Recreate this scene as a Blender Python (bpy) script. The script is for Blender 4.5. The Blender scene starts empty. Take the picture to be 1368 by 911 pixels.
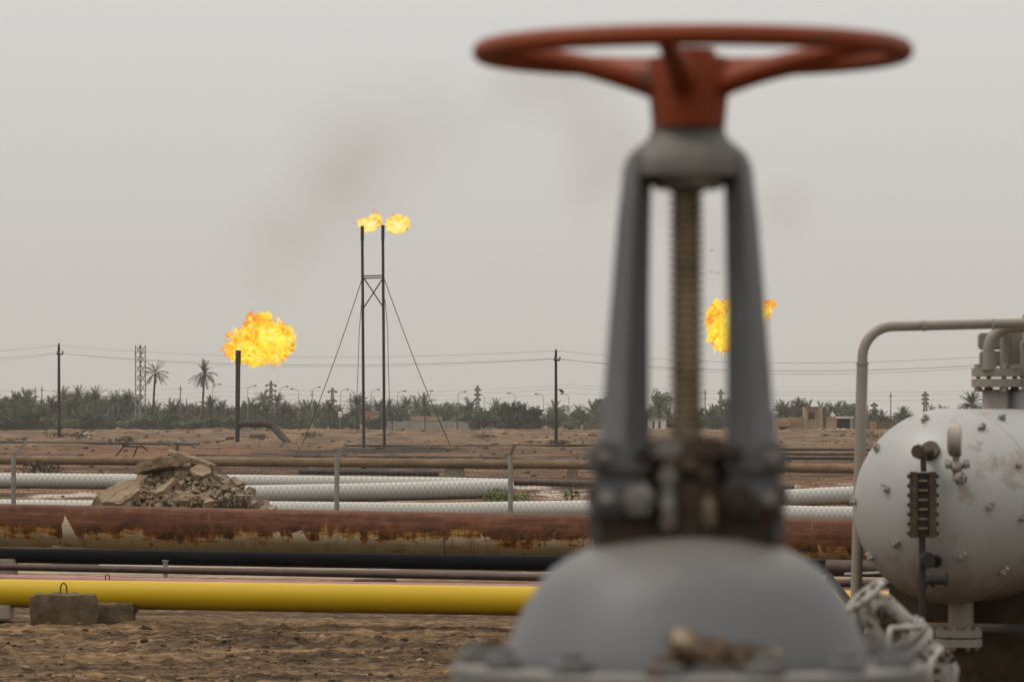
import bpy, bmesh, math, random
import numpy as np
from mathutils import Vector, Matrix, noise, Euler

random.seed(7)
SC = bpy.context.scene
COL = SC.collection
R = math.radians
PI = math.pi

# ------------------------------------------------------------------ camera, sky, sun, exposure
F, HZ, H = 5130.0, 558.0, 2.6          # focal length in photo pixels, horizon row, camera height (m)
cam_d = bpy.data.cameras.new('camera')
cam_d.sensor_width = 36.0
cam_d.lens = F / 1368.0 * 36.0
cam_d.shift_y = (HZ - 455.5) / 1368.0
cam_d.clip_start = 0.1
cam_d.clip_end = 20000
cam_d.dof.use_dof = True
cam_d.dof.focus_distance = 120.0
cam_d.dof.aperture_fstop = 8.4
cam = bpy.data.objects.new('camera', cam_d)
cam.location = (0, 0, H)
cam.rotation_euler = (R(90), 0, 0)
COL.objects.link(cam)
SC.camera = cam

SUN_EL, SUN_AZ = R(58), R(-102)         # veiled sun high on the left
w = bpy.data.worlds.new('World'); SC.world = w; w.use_nodes = True
nt = w.node_tree; nt.nodes.clear()
def wn(t, **k):
    n = nt.nodes.new(t)
    for a, b in k.items(): setattr(n, a, b)
    return n
wout = wn('ShaderNodeOutputWorld'); bg = wn('ShaderNodeBackground'); bg.inputs[1].default_value = 0.1
sky = wn('ShaderNodeTexSky'); sky.sky_type = 'NISHITA'; sky.sun_disc = False
sky.sun_elevation = SUN_EL; sky.sun_rotation = SUN_AZ; sky.dust_density = 6.0; sky.air_density = 1.0
hs = wn('ShaderNodeHueSaturation'); hs.inputs['Saturation'].default_value = 0.25
tc = wn('ShaderNodeTexCoord'); sep = wn('ShaderNodeSeparateXYZ')
nt.links.new(tc.outputs['Generated'], sep.inputs[0])
mx = wn('ShaderNodeMath', operation='MAXIMUM'); mx.inputs[1].default_value = 0.0
nt.links.new(sep.outputs['Z'], mx.inputs[0])
ma = wn('ShaderNodeMath', operation='MULTIPLY_ADD'); ma.inputs[1].default_value = 11.0; ma.inputs[2].default_value = 6.0
nt.links.new(mx.outputs[0], ma.inputs[0])
cr = wn('ShaderNodeValToRGB')           # dust veil: beige at the horizon, neutral above
cr.color_ramp.elements[0].position = 0.0; cr.color_ramp.elements[0].color = (1.0, 0.945, 0.855, 1)
cr.color_ramp.elements[1].position = 0.12; cr.color_ramp.elements[1].color = (1.0, 0.985, 0.955, 1)
nt.links.new(mx.outputs[0], cr.inputs[0])
vm = wn('ShaderNodeVectorMath', operation='SCALE')
nt.links.new(cr.outputs[0], vm.inputs[0]); nt.links.new(ma.outputs[0], vm.inputs['Scale'])
mixw = wn('ShaderNodeMix', data_type='RGBA'); mixw.inputs[0].default_value = 0.12
nt.links.new(sky.outputs[0], hs.inputs['Color'])
nt.links.new(vm.outputs[0], mixw.inputs[6]); nt.links.new(hs.outputs[0], mixw.inputs[7])
nt.links.new(mixw.outputs[2], bg.inputs[0]); nt.links.new(bg.outputs[0], wout.inputs[0])

sd = bpy.data.lights.new('sun', 'SUN'); sd.energy = 1.4; sd.angle = R(18); sd.color = (1.0, 0.95, 0.87)
sun = bpy.data.objects.new('sun', sd); COL.objects.link(sun)
sdir = Vector((math.sin(SUN_AZ) * math.cos(SUN_EL), math.cos(SUN_AZ) * math.cos(SUN_EL), math.sin(SUN_EL)))
sun.rotation_euler = sdir.to_track_quat('Z', 'Y').to_euler()
sun.location = (0, 0, 50)

SC.view_settings.view_transform = 'Standard'
SC.view_settings.look = 'None'
SC.view_settings.exposure = 0.0
SC.view_settings.gamma = 1.0
SC.render.engine = 'CYCLES'
SC.cycles.use_denoising = True
SC.cycles.max_bounces = 6
SC.cycles.volume_bounces = 1
SC.cycles.transparent_max_bounces = 12
SC.cycles.volume_max_steps = 128

# ------------------------------------------------------------------ helpers
def P(px, py, Z):
    """the place at distance Z that stands at a given column and row of the photograph"""
    return Vector(((px - 684.0) / F * Z, Z, H - (py - HZ) / F * Z))
def G(px, py):
    Z = H * F / (py - HZ)
    return P(px, py, Z)

ORG = {}
class MB:
    def __init__(s): s.v = []; s.f = []; s.uv = []; s.hasuv = False
    def add(s, vs, fs, uvs=None):
        o = len(s.v); s.v += [tuple(q) for q in vs]
        s.f += [tuple(i + o for i in q) for q in fs]
        if uvs: s.hasuv = True; s.uv += uvs
        else: s.uv += [None] * len(fs)
        return s
    def tube(s, pts, r, n=14, cap=True):
        pts = [Vector(q) for q in pts]; m = len(pts)
        rr = r if isinstance(r, (list, tuple)) else [r] * m
        t0 = (pts[1] - pts[0]).normalized()
        side = t0.cross(Vector((0, 0, 1)))
        if side.length < 1e-3: side = Vector((1, 0, 0))
        side.normalize(); vs = []; L = 0; Ls = []
        for i in range(m):
            a = pts[max(i - 1, 0)]; b = pts[min(i + 1, m - 1)]
            t = (b - a).normalized()
            side = (side - t * side.dot(t)).normalized()
            up = side.cross(t)
            if i: L += (pts[i] - pts[i - 1]).length
            Ls.append(L)
            for k in range(n):
                an = 2 * PI * k / n
                vs.append(pts[i] + rr[i] * (-math.cos(an) * up + math.sin(an) * side))
        fs = []; uv = []
        for i in range(m - 1):
            for k in range(n):
                k2 = (k + 1) % n
                fs.append((i * n + k, i * n + k2, (i + 1) * n + k2, (i + 1) * n + k))
                uv.append([(Ls[i], k / n), (Ls[i], (k + 1) / n), (Ls[i + 1], (k + 1) / n), (Ls[i + 1], k / n)])
        if cap:
            fs.append(tuple(range(n))[::-1]); uv.append([(0, .5)] * n)
            fs.append(tuple((m - 1) * n + k for k in range(n))); uv.append([(L, .5)] * n)
        return s.add(vs, fs, uv)
    def cyl(s, a, b, r, n=12): return s.tube([a, b], r, n)
    def lathe(s, prof, origin, axis=(0, 0, 1), n=32, phase=0.0, sy=1.0):
        """prof: (radius, distance along axis)"""
        ax = Vector(axis).normalized(); o = Vector(origin)
        x = ax.cross(Vector((0, 0, 1)))
        if x.length < 1e-3: x = Vector((1, 0, 0))
        x.normalize(); y = ax.cross(x)
        vs = []; m = len(prof)
        for (r, h) in prof:
            for k in range(n):
                an = phase + 2 * PI * k / n
                vs.append(o + ax * h + r * (math.cos(an) * x + sy * math.sin(an) * y))
        fs = []
        for i in range(m - 1):
            for k in range(n):
                k2 = (k + 1) % n
                fs.append((i * n + k, i * n + k2, (i + 1) * n + k2, (i + 1) * n + k))
        if prof[0][0] > 1e-6: fs.append(tuple(range(n))[::-1])
        if prof[-1][0] > 1e-6: fs.append(tuple((m - 1) * n + k for k in range(n)))
        return s.add(vs, fs)
    def box(s, c, size, rot=None, bev=0.0):
        bm = bmesh.new(); bmesh.ops.create_cube(bm, size=1.0)
        for q in bm.verts: q.co = Vector((q.co.x * size[0], q.co.y * size[1], q.co.z * size[2]))
        if bev: bmesh.ops.bevel(bm, geom=bm.edges[:], offset=bev, segments=2, affect='EDGES')
        Mx = rot if rot is not None else Matrix.Identity(3)
        bm.verts.index_update()
        s.add([Mx @ q.co + Vector(c) for q in bm.verts], [[q.index for q in f.verts] for f in bm.faces])
        bm.free(); return s
    def hull(s, pts):
        bm = bmesh.new()
        for q in pts: bm.verts.new(q)
        r = bmesh.ops.convex_hull(bm, input=bm.verts[:])
        bmesh.ops.delete(bm, geom=[e for e in r['geom_interior'] if isinstance(e, bmesh.types.BMVert)], context='VERTS')
        bm.verts.index_update()
        s.add([q.co.copy() for q in bm.verts], [[q.index for q in f.verts] for f in bm.faces])
        bm.free(); return s
    def ico(s, c, rad, sub=1, jit=0.0):
        bm = bmesh.new(); bmesh.ops.create_icosphere(bm, subdivisions=sub, radius=1.0)
        rad = rad if isinstance(rad, (tuple, list, Vector)) else (rad,) * 3
        vs = []
        for q in bm.verts:
            k = 1 + random.uniform(-jit, jit)
            vs.append(Vector((q.co.x * rad[0] * k, q.co.y * rad[1] * k, q.co.z * rad[2] * k)) + Vector(c))
        bm.verts.index_update()
        s.add(vs, [[q.index for q in f.verts] for f in bm.faces]); bm.free(); return s
    def torus(s, c, axis, RR, r, n=64, m=14, wob=0.0):
        ax = Vector(axis).normalized(); x = ax.orthogonal().normalized(); y = ax.cross(x); vs = []; fs = []
        for i in range(n):
            a = 2 * PI * i / n; d = math.cos(a) * x + math.sin(a) * y
            for k in range(m):
                b = 2 * PI * k / m
                vs.append(Vector(c) + d * (RR + r * math.cos(b)) + ax * r * math.sin(b))
        for i in range(n):
            for k in range(m):
                fs.append((i * m + k, ((i + 1) % n) * m + k, ((i + 1) % n) * m + (k + 1) % m, i * m + (k + 1) % m))
        return s.add(vs, fs)
    def mesh(s, name, mat, org, smooth=True, ang=38):
        me = bpy.data.meshes.new(name)
        o = org
        me.from_pydata([(q[0] - o[0], q[1] - o[1], q[2] - o[2]) for q in s.v], [], s.f)
        if s.hasuv:
            ul = me.uv_layers.new(name='UVMap'); li = 0; data = []
            for f, u in zip(s.f, s.uv):
                data += [c for q in (u if u else [(0, 0)] * len(f)) for c in q]
            ul.data.foreach_set('uv', data)
        me.update()
        if smooth:
            me.shade_smooth(); me.set_sharp_from_angle(angle=R(ang))
        if mat: me.materials.append(mat)
        return me
    def build(s, name, mat, parent=None, origin=None, smooth=True, ang=38):
        org = ORG[parent.name] if parent is not None else Vector(origin if origin is not None else (0, 0, 0))
        ob = bpy.data.objects.new(name, s.mesh(name, mat, org, smooth, ang)); COL.objects.link(ob)
        if parent is not None: ob.parent = parent
        else: ob.location = org
        ORG[ob.name] = Vector(org)
        return ob

def tag(o, label=None, cat=None, group=None, kind=None):
    if label: o['label'] = label
    if cat: o['category'] = cat
    if group: o['group'] = group
    if kind: o['kind'] = kind
    elif cat: o['kind'] = 'thing'
    return o
def thing(name, label, cat, loc, group=None):
    o = bpy.data.objects.new(name, None); COL.objects.link(o); o.location = Vector(loc)
    o.empty_display_size = 0.2
    ORG[o.name] = Vector(loc)
    return tag(o, label, cat, group)
def dup(root, loc, rz=0.0, sc=1.0, label=None, group=None):
    c = root.copy(); COL.objects.link(c); c.location = loc; c.rotation_euler = (0, 0, rz)
    c.scale = sc if isinstance(sc, (tuple, list)) else (sc, sc, sc)
    if label: c['label'] = label
    if group: c['group'] = group
    for ch in root.children:
        d = ch.copy(); COL.objects.link(d); d.parent = c
        for g in ch.children:
            e = g.copy(); COL.objects.link(e); e.parent = d
    return c
def arc(a, corner, b, rad, n=8):
    """polyline a -> b with a rounded corner"""
    a, c, b = Vector(a), Vector(corner), Vector(b)
    u = (a - c).normalized(); v = (b - c).normalized()
    th = u.angle(v) / 2; d = rad / math.tan(th)
    o = c + (u + v).normalized() * (rad / math.sin(th))
    s0 = c + u * d - o; s1 = c + v * d - o; pts = [a]
    tot = s0.angle(s1); axn = s0.cross(s1).normalized()
    for i in range(n + 1): pts.append(o + Matrix.Rotation(tot * i / n, 3, axn) @ s0)
    return pts + [b]

# ------------------------------------------------------------------ materials
ALB = 0.76          # one albedo level for the whole place
class NG:
    def __init__(s, name):
        s.m = bpy.data.materials.new(name); s.m.use_nodes = True; s.t = s.m.node_tree; s.t.nodes.clear()
        s.out = s.t.nodes.new('ShaderNodeOutputMaterial')
    def n(s, t, ins=None, **k):
        q = s.t.nodes.new(t)
        for a, b in k.items(): setattr(q, a, b)
        for a, b in (ins or {}).items():
            if hasattr(b, 'is_output') or isinstance(b, bpy.types.NodeSocket): s.t.links.new(b, q.inputs[a])
            else: q.inputs[a].default_value = b
        return q
    def math(s, op, a, b=0.0, c=0.0, clamp=False):
        q = s.n('ShaderNodeMath', {0: a, 1: b, 2: c}, operation=op); q.use_clamp = clamp; return q.outputs[0]
    def coord(s, kind='Object', scale=(1, 1, 1)):
        tcn = s.n('ShaderNodeTexCoord'); mp = s.n('ShaderNodeMapping', {'Vector': tcn.outputs[kind], 'Scale': scale})
        return mp.outputs[0]
    def pos(s, scale=(1, 1, 1)):
        g = s.n('ShaderNodeNewGeometry'); mp = s.n('ShaderNodeMapping', {'Vector': g.outputs['Position'], 'Scale': scale})
        return mp.outputs[0]
    def noise(s, vec, scale, detail=6, rough=0.6, dist=0.0):
        q = s.n('ShaderNodeTexNoise', {'Vector': vec, 'Scale': scale, 'Detail': detail, 'Roughness': rough, 'Distortion': dist})
        return q.outputs[0]
    def ramp(s, fac, stops):
        q = s.n('ShaderNodeValToRGB', {0: fac}); e = q.color_ramp.elements
        while len(e) < len(stops): e.new(0.5)
        for el, (p, c) in zip(e, stops):
            el.position = p; el.color = (c[0], c[1], c[2], 1) if isinstance(c, (tuple, list)) else (c, c, c, 1)
        return q.outputs[0]
    def step(s, x, a, b):
        q = s.n('ShaderNodeMapRange', {0: x, 1: a, 2: b, 3: 0.0, 4: 1.0}); q.interpolation_type = 'SMOOTHSTEP'; return q.outputs[0]
    def mix(s, f, a, b):
        q = s.n('ShaderNodeMix', data_type='RGBA')
        for i, x in ((0, f), (6, a), (7, b)):
            if isinstance(x, bpy.types.NodeSocket): s.t.links.new(x, q.inputs[i])
            else: q.inputs[i].default_value = (x[0], x[1], x[2], 1) if isinstance(x, (tuple, list)) else x
        return q.outputs[2]
    def bsdf(s, col, rough=0.7, metal=0.0, bump=None, bstr=0.3, bdist=0.01, spec=0.5):
        b = s.n('ShaderNodeBsdfPrincipled', {'Roughness': rough, 'Metallic': metal})
        b.inputs['Specular IOR Level'].default_value = spec
        q = s.n('ShaderNodeMix', data_type='RGBA', blend_type='MULTIPLY'); q.inputs[0].default_value = 1.0
        q.inputs[7].default_value = (ALB * 1.02, ALB * .965, ALB * .87, 1)
        if isinstance(col, bpy.types.NodeSocket): s.t.links.new(col, q.inputs[6])
        else: q.inputs[6].default_value = (*col, 1)
        s.t.links.new(q.outputs[2], b.inputs['Base Color'])
        if bump is not None:
            q = s.n('ShaderNodeBump', {'Height': bump, 'Strength': bstr, 'Distance': bdist})
            s.t.links.new(q.outputs[0], b.inputs['Normal'])
        s.t.links.new(b.outputs[0], s.out.inputs[0])
        return s.m

def mat(name, stops, scale=4, detail=7, rough=0.7, metal=0.0, bstr=0.3, bdist=0.01, stretch=(1, 1, 1), spec=0.4, nrough=0.62):
    g = NG(name); c = g.coord('Object', stretch)
    n1 = g.noise(c, scale, detail, nrough)
    if len(stops) == 1: stops = [(0.3, stops[0]), (0.7, tuple(x * 1.15 for x in stops[0]))]
    return g.bsdf(g.ramp(n1, stops), rough, metal, g.noise(c, scale * 6, 5), bstr, bdist, spec)

def painted(name, base, rust, amount=0.62, scale=3.0, rough=0.5, dust=None, fine=1.0):
    """paint over metal, with rust spots where the noise is high and dust lying on upward faces"""
    g = NG(name); c = g.coord('Object')
    n1 = g.noise(c, scale * 8 * fine, 8, 0.7); n0 = g.noise(c, scale * 1.5, 4)
    if name == 'valve_grey_paint': rough = 0.5
    bcol = g.mix(n0, tuple(x * 0.82 for x in base), tuple(min(1, x * 1.16) for x in base))
    msk = g.step(g.math('ADD', g.math('MULTIPLY', n1, 0.6), g.math('MULTIPLY', n0, 0.4)), amount, amount + 0.06)
    col = g.mix(msk, bcol, rust)
    if dust:
        ge = g.n('ShaderNodeNewGeometry'); sp = g.n('ShaderNodeSeparateXYZ', {0: ge.outputs['Normal']})
        up = g.step(g.math('ADD', sp.outputs['Z'], g.math('MULTIPLY', n1, 0.5)), 0.75, 1.4)
        col = g.mix(g.math('MULTIPLY', up, 0.6), col, dust)
    rg = g.math('MULTIPLY_ADD', msk, 0.3, rough)
    return g.bsdf(col, rg, 0.0, n1, 0.25, 0.004, spec=0.4 if name == 'valve_grey_paint' else 0.25)

M = {}
HZ_NECK = H - (172 - HZ) * 4.78 / F       # height where the red paint of the handwheel ends
M['valve_grey'] = painted('valve_grey_paint', (0.114, 0.122, 0.137), (0.075, 0.055, 0.036), 0.63, 2.2, 0.6, (0.21, 0.19, 0.16))
M['valve_blue'] = painted('valve_blue_grey_paint', (0.118, 0.132, 0.152), (0.085, 0.047, 0.02), 0.50, 3.0, 0.6, (0.2, 0.17, 0.13))
M['flange_grey'] = painted('dusty_flange_paint', (0.15, 0.155, 0.16), (0.11, 0.085, 0.06), 0.55, 3.0, 0.65, (0.34, 0.31, 0.265))
M['red_wheel'] = painted('red_oxide_paint', (0.235, 0.042, 0.008), (0.12, 0.065, 0.042), 0.545, 3.0, 0.55)
M['stem'] = mat('greasy_brown_steel', [(0.3, (0.13, 0.102, 0.066)), (0.7, (0.38, 0.30, 0.20))], 30, rough=0.5)
M['rust_dark'] = mat('dark_rust', [(0.3, (0.014, 0.009, 0.006)), (0.55, (0.05, 0.03, 0.016)), (0.75, (0.12, 0.075, 0.04))], 18, rough=0.85)
M['fitting'] = mat('corroded_brass', [(0.36, (0.03, 0.015, 0.007)), (0.5, (0.09, 0.05, 0.026)), (0.64, (0.38, 0.31, 0.23))], 16, rough=0.7)
g = NG('grey_neck_with_red_overspray'); c = g.coord('Object'); sp = g.n('ShaderNodeSeparateXYZ', {0: c}); n1 = g.noise(c, 22, 6, .7)
ln = g.step(g.math('MULTIPLY_ADD', n1, .05, sp.outputs['Z']), HZ_NECK + .022, HZ_NECK + .030)
M['neck'] = g.bsdf(g.mix(ln, g.mix(n1, (0.075, .073, .07), (.20, .185, .165)), (0.195, .035, .007)), .6, 0, n1, .3, .004)
M['worn_nut'] = mat('worn_grey_nut', [(0.36, (0.06, 0.05, 0.04)), (0.5, (0.18, 0.175, 0.165)), (0.68, (0.33, 0.32, 0.3))], 20, rough=0.55)
M['rust_worn'] = mat('rusted_worn_steel', [(0.36, (0.022, 0.013, 0.007)), (0.5, (0.085, 0.055, 0.03)), (0.66, (0.22, 0.18, 0.13))], 20, rough=0.7)
M['tank'] = None
M['grey_pipe'] = painted('grey_pipe_paint', (0.27, 0.25, 0.225), (0.16, 0.11, 0.07), 0.66, 3.0, 0.45, (0.42, 0.37, 0.31))
M['silver_valve'] = painted('weathered_silver_paint', (0.33, 0.322, 0.315), (0.06, 0.038, 0.022), 0.53, 6.0, 0.5)
M['skid'] = mat('dirty_skid_paint', [(0.3, (0.028, 0.019, 0.012)), (0.7, (0.085, 0.063, 0.044))], 6, rough=0.95, spec=0.05)
M['black_steel'] = mat('sooty_steel', [(0.35, (0.010, 0.008, 0.007)), (0.7, (0.035, 0.026, 0.02))], 2, rough=0.7)
M['brown_steel'] = mat('brown_oxide_pipe', [(0.3, (0.028, 0.014, 0.011)), (0.7, (0.075, 0.036, 0.026))], 6, rough=0.6)
M['pink_pipe'] = mat('faded_red_pipe', [(0.3, (0.28, 0.10, 0.095)), (0.7, (0.40, 0.17, 0.16))], 3, rough=0.5)
M['ochre_pipe'] = mat('dusty_ochre_pipe', [(0.3, (0.12, 0.072, 0.034)), (0.7, (0.25, 0.165, 0.095))], 3, rough=0.85, stretch=(.4, 1, 1))
M['concrete'] = mat('concrete', [(0.3, (0.20, 0.17, 0.135)), (0.7, (0.36, 0.31, 0.25))], 5, rough=0.9, bstr=0.6)
M['concrete_dark'] = mat('dirty_concrete', [(0.28, (0.055, 0.037, 0.019)), (0.7, (0.165, 0.116, 0.068))], 7, rough=0.95, bstr=0.8, bdist=0.02)
M['rubble'] = mat('broken_concrete', [(0.25, (0.17, 0.125, 0.085)), (0.5, (0.29, 0.22, 0.155)), (0.75, (0.40, 0.32, 0.24))], 4, rough=0.95, bstr=0.8, bdist=0.02)
M['rubble_brown'] = mat('earthy_concrete', [(0.25, (0.10, 0.07, 0.04)), (0.5, (0.19, 0.14, 0.09)), (0.75, (0.28, 0.21, 0.15))], 5, rough=0.95, bstr=0.8, bdist=0.02)
M['rubble_grey'] = mat('grey_broken_concrete', [(0.25, (0.13, 0.105, 0.078)), (0.5, (0.24, 0.195, 0.15)), (0.75, (0.44, 0.37, 0.29))], 6, rough=0.95, bstr=0.8, bdist=0.02)
M['galv'] = mat('galvanised_post', [(0.3, (0.20, 0.205, 0.195)), (0.7, (0.33, 0.33, 0.31))], 9, rough=0.5, metal=0.3)
M['wire'] = mat('chain_link_wire', [(0.3, (0.09, 0.088, 0.082)), (0.7, (0.15, 0.147, 0.14))], 3, rough=0.5, metal=0.3)
M['pole'] = mat('creosoted_pole', [(0.3, (0.016, 0.012, 0.010)), (0.7, (0.05, 0.036, 0.028))], 1.5, rough=0.9)
M['lamp'] = mat('grey_lamp_post', [(0.3, (0.20, 0.2, 0.19)), (0.7, (0.28, 0.28, 0.26))], 1, rough=0.6)
M['pylon'] = mat('galvanised_lattice', [(0.3, (0.10, 0.10, 0.10)), (0.7, (0.17, 0.17, 0.165))], 1, rough=0.6)
M['cable'] = mat('aluminium_cable', [(0.3, (0.27, 0.26, 0.25)), (0.7, (0.32, 0.31, 0.3))], 1, rough=0.6)
M['mudwall'] = mat('mud_brick_render', [(0.25, (0.20, 0.135, 0.08)), (0.5, (0.33, 0.235, 0.15)), (0.75, (0.42, 0.32, 0.22))], 0.6, rough=0.95, bstr=0.6, bdist=.1)
M['dark_in'] = mat('dark_interior', [(0.3, (0.012, 0.01, 0.009)), (0.7, (0.03, 0.025, 0.02))], 1, rough=0.9)
M['white'] = mat('white_paint', [(0.3, (0.55, 0.54, 0.51)), (0.7, (0.72, 0.71, 0.68))], 1.5, rough=0.6)
M['panel'] = mat('grey_cement_panel', [(0.3, (0.23, 0.22, 0.2)), (0.7, (0.33, 0.31, 0.28))], .7, rough=0.9)
M['orange_wall'] = mat('ochre_plaster', [(0.3, (0.28, 0.15, 0.07)), (0.7, (0.40, 0.24, 0.13))], .7, rough=0.9)
M['bark'] = mat('palm_bark', [(0.3, (0.035, 0.026, 0.018)), (0.7, (0.085, 0.065, 0.045))], 3, rough=0.95, stretch=(1, 1, 4))
M['twig'] = mat('dry_twig', [(0.3, (0.02, 0.014, 0.009)), (0.7, (0.075, 0.055, 0.035))], 3, rough=0.95)
M['rebar'] = mat('rusty_rebar', [(0.3, (0.03, 0.018, 0.012)), (0.7, (0.07, 0.04, 0.025))], 20, rough=0.9)

def leafmat(name, a, b, c):
    g = NG(name); co = g.coord('Object'); oi = g.n('ShaderNodeObjectInfo')
    v = g.n('ShaderNodeVectorMath', {0: co, 1: oi.outputs['Random']}, operation='ADD')
    n1 = g.noise(v.outputs[0], 0.9, 3, 0.7)
    f = g.math('ADD', n1, g.math('MULTIPLY_ADD', oi.outputs['Random'], 0.22, -0.11))
    return g.bsdf(g.ramp(f, [(0.32, a), (0.52, b), (0.72, c)]), 0.75, 0, None, spec=0.2)
M['palm_leaf'] = leafmat('palm_frond_green', (0.029, 0.044, 0.022), (0.062, 0.082, 0.039), (0.112, 0.132, 0.072))
M['leaf'] = leafmat('dusty_foliage', (0.034, 0.053, 0.027), (0.07, 0.098, 0.049), (0.124, 0.156, 0.083))
M['leaf_dry'] = leafmat('dry_scrub', (0.06, 0.045, 0.025), (0.11, 0.085, 0.05), (0.17, 0.14, 0.085))
M['weed'] = leafmat('weed_green', (0.07, 0.09, 0.022), (0.13, 0.15, 0.045), (0.2, 0.21, 0.08))

def rusty_mat():
    g = NG('rust_eaten_pipe_paint')
    tcn = g.n('ShaderNodeTexCoord'); sp = g.n('ShaderNodeSeparateXYZ', {0: tcn.outputs['UV']})
    u = sp.outputs['X']; h = g.math('MULTIPLY', g.math('COSINE', g.math('MULTIPLY', sp.outputs['Y'], 2 * PI)), -1.0)
    def vec(su, sh):
        return g.n('ShaderNodeCombineXYZ', {0: g.math('MULTIPLY', u, su), 1: g.math('MULTIPLY', h, sh), 2: 3.7}).outputs[0]
    big = g.noise(vec(0.55, 0.1), 1.0, 3, 0.5)
    fine = g.noise(vec(4.5, 1.9), 1.0, 9, 0.72)
    streak = g.noise(vec(0.9, 6.0), 1.0, 8, 0.7)
    flow = g.noise(vec(1.7, 3.4), 1.0, 7, 0.68)
    spike = g.noise(g.n('ShaderNodeCombineXYZ', {0: g.math('MULTIPLY_ADD', h, 0.16, g.math('MULTIPLY', u, 1.5)), 1: 7.1, 2: 1.0}).outputs[0], 1.0, 3, 0.6)
    base_level = g.math('ADD', g.math('MULTIPLY', g.math('SUBTRACT', big, 0.5), 1.6), g.math('ADD', g.math('MULTIPLY', g.math('SUBTRACT', fine, 0.5), 0.7), g.math('MULTIPLY', g.math('SUBTRACT', flow, 0.5), 1.5)))
    spk = g.math('MULTIPLY', g.step(g.math('SUBTRACT', g.math('MULTIPLY_ADD', fine, .10, spike), g.math('MULTIPLY', g.math('ADD', h, .6), .085)), 0.615, 0.65), 1.3)
    run = g.noise(vec(7.0, 0.5), 1.0, 6, 0.7)
    lvl = g.math('ADD', g.math('ADD', g.math('ADD', base_level, spk), g.math('MULTIPLY', g.math('SUBTRACT', run, .5), 1.5)), -0.48)
    d = g.math('SUBTRACT', h, lvl)              # below zero: old paint still there
    rust = g.ramp(g.math('MULTIPLY_ADD', fine, .4, g.math('MULTIPLY', streak, .6)), [(0.36, (0.036, 0.013, 0.006)), (0.48, (0.080, 0.030, 0.014)), (0.62, (0.150, 0.062, 0.034))])
    topdust = g.step(h, 0.78, 1.0)
    rust = g.mix(g.math('MULTIPLY', topdust, 0.35), rust, (0.22, 0.11, 0.075))
    bright = g.mix(g.step(flow, .42, .58), (0.19, 0.062, 0.008), (0.30, 0.155, 0.025))
    dark = (0.026, 0.011, 0.005)
    c = g.mix(g.step(d, 0.35, 0.75), g.mix(g.step(fine, 0.40, 0.56), dark, (0.115, 0.044, 0.014)), rust)
    c = g.mix(g.math('MULTIPLY', g.step(run, .60, .72), .55), c, (0.20, 0.085, 0.022))
    c = g.mix(g.step(d, 0.05, 0.34), bright, c)
    paint = g.mix(g.noise(vec(3, 3), 1.0, 6), (0.15, 0.125, 0.068), (0.27, 0.235, 0.15))
    paint = g.mix(g.step(h, -0.6, -0.1), paint, (0.40, 0.36, 0.28))
    paint = g.mix(g.step(flow, .56, .64), paint, (0.16, 0.085, 0.025))
    paint = g.mix(g.math('MULTIPLY', g.step(run, .52, .66), .6), paint, (0.20, 0.095, 0.02))
    c = g.mix(g.step(d, -0.04, 0.10), paint, c)
    return g.bsdf(c, 0.8, 0, fine, 0.4, 0.01, spec=0.15)
M['rusty'] = rusty_mat()

def pipe_mat(name, base, top, low, rough=0.4, belly_mix=0.25, sp_=0.18):
    """paint with a paler tone along the crown and a second tone along the belly"""
    g = NG(name)
    tcn = g.n('ShaderNodeTexCoord'); sp = g.n('ShaderNodeSeparateXYZ', {0: tcn.outputs['UV']})
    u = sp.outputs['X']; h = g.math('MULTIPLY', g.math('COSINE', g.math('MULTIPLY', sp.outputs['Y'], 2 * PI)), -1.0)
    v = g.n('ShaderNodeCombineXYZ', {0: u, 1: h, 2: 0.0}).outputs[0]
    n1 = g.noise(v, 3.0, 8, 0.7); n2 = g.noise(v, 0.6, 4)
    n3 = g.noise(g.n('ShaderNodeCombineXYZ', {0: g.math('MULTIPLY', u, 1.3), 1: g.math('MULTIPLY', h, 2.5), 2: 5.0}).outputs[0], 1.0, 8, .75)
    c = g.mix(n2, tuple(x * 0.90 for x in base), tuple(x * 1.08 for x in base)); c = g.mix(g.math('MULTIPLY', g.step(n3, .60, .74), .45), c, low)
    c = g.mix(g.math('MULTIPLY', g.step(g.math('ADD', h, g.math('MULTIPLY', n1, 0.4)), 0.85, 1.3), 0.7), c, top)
    c = g.mix(g.math('MULTIPLY', g.step(g.math('ADD', g.math('MULTIPLY', h, -1.0), g.math('MULTIPLY', n1, 0.9)), 0.95, 1.5), belly_mix * 3), c, low)
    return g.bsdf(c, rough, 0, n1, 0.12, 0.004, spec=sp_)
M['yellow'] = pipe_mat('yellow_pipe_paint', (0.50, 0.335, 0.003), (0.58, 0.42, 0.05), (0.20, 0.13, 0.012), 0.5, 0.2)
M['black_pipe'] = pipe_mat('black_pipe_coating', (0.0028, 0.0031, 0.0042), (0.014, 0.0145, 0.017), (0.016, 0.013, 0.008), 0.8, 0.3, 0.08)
M['white_pipe'] = pipe_mat('silver_clad_pipe', (0.45, 0.45, 0.445), (0.62, 0.615, 0.60), (0.20, 0.165, 0.125), 0.5, 0.42)

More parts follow.
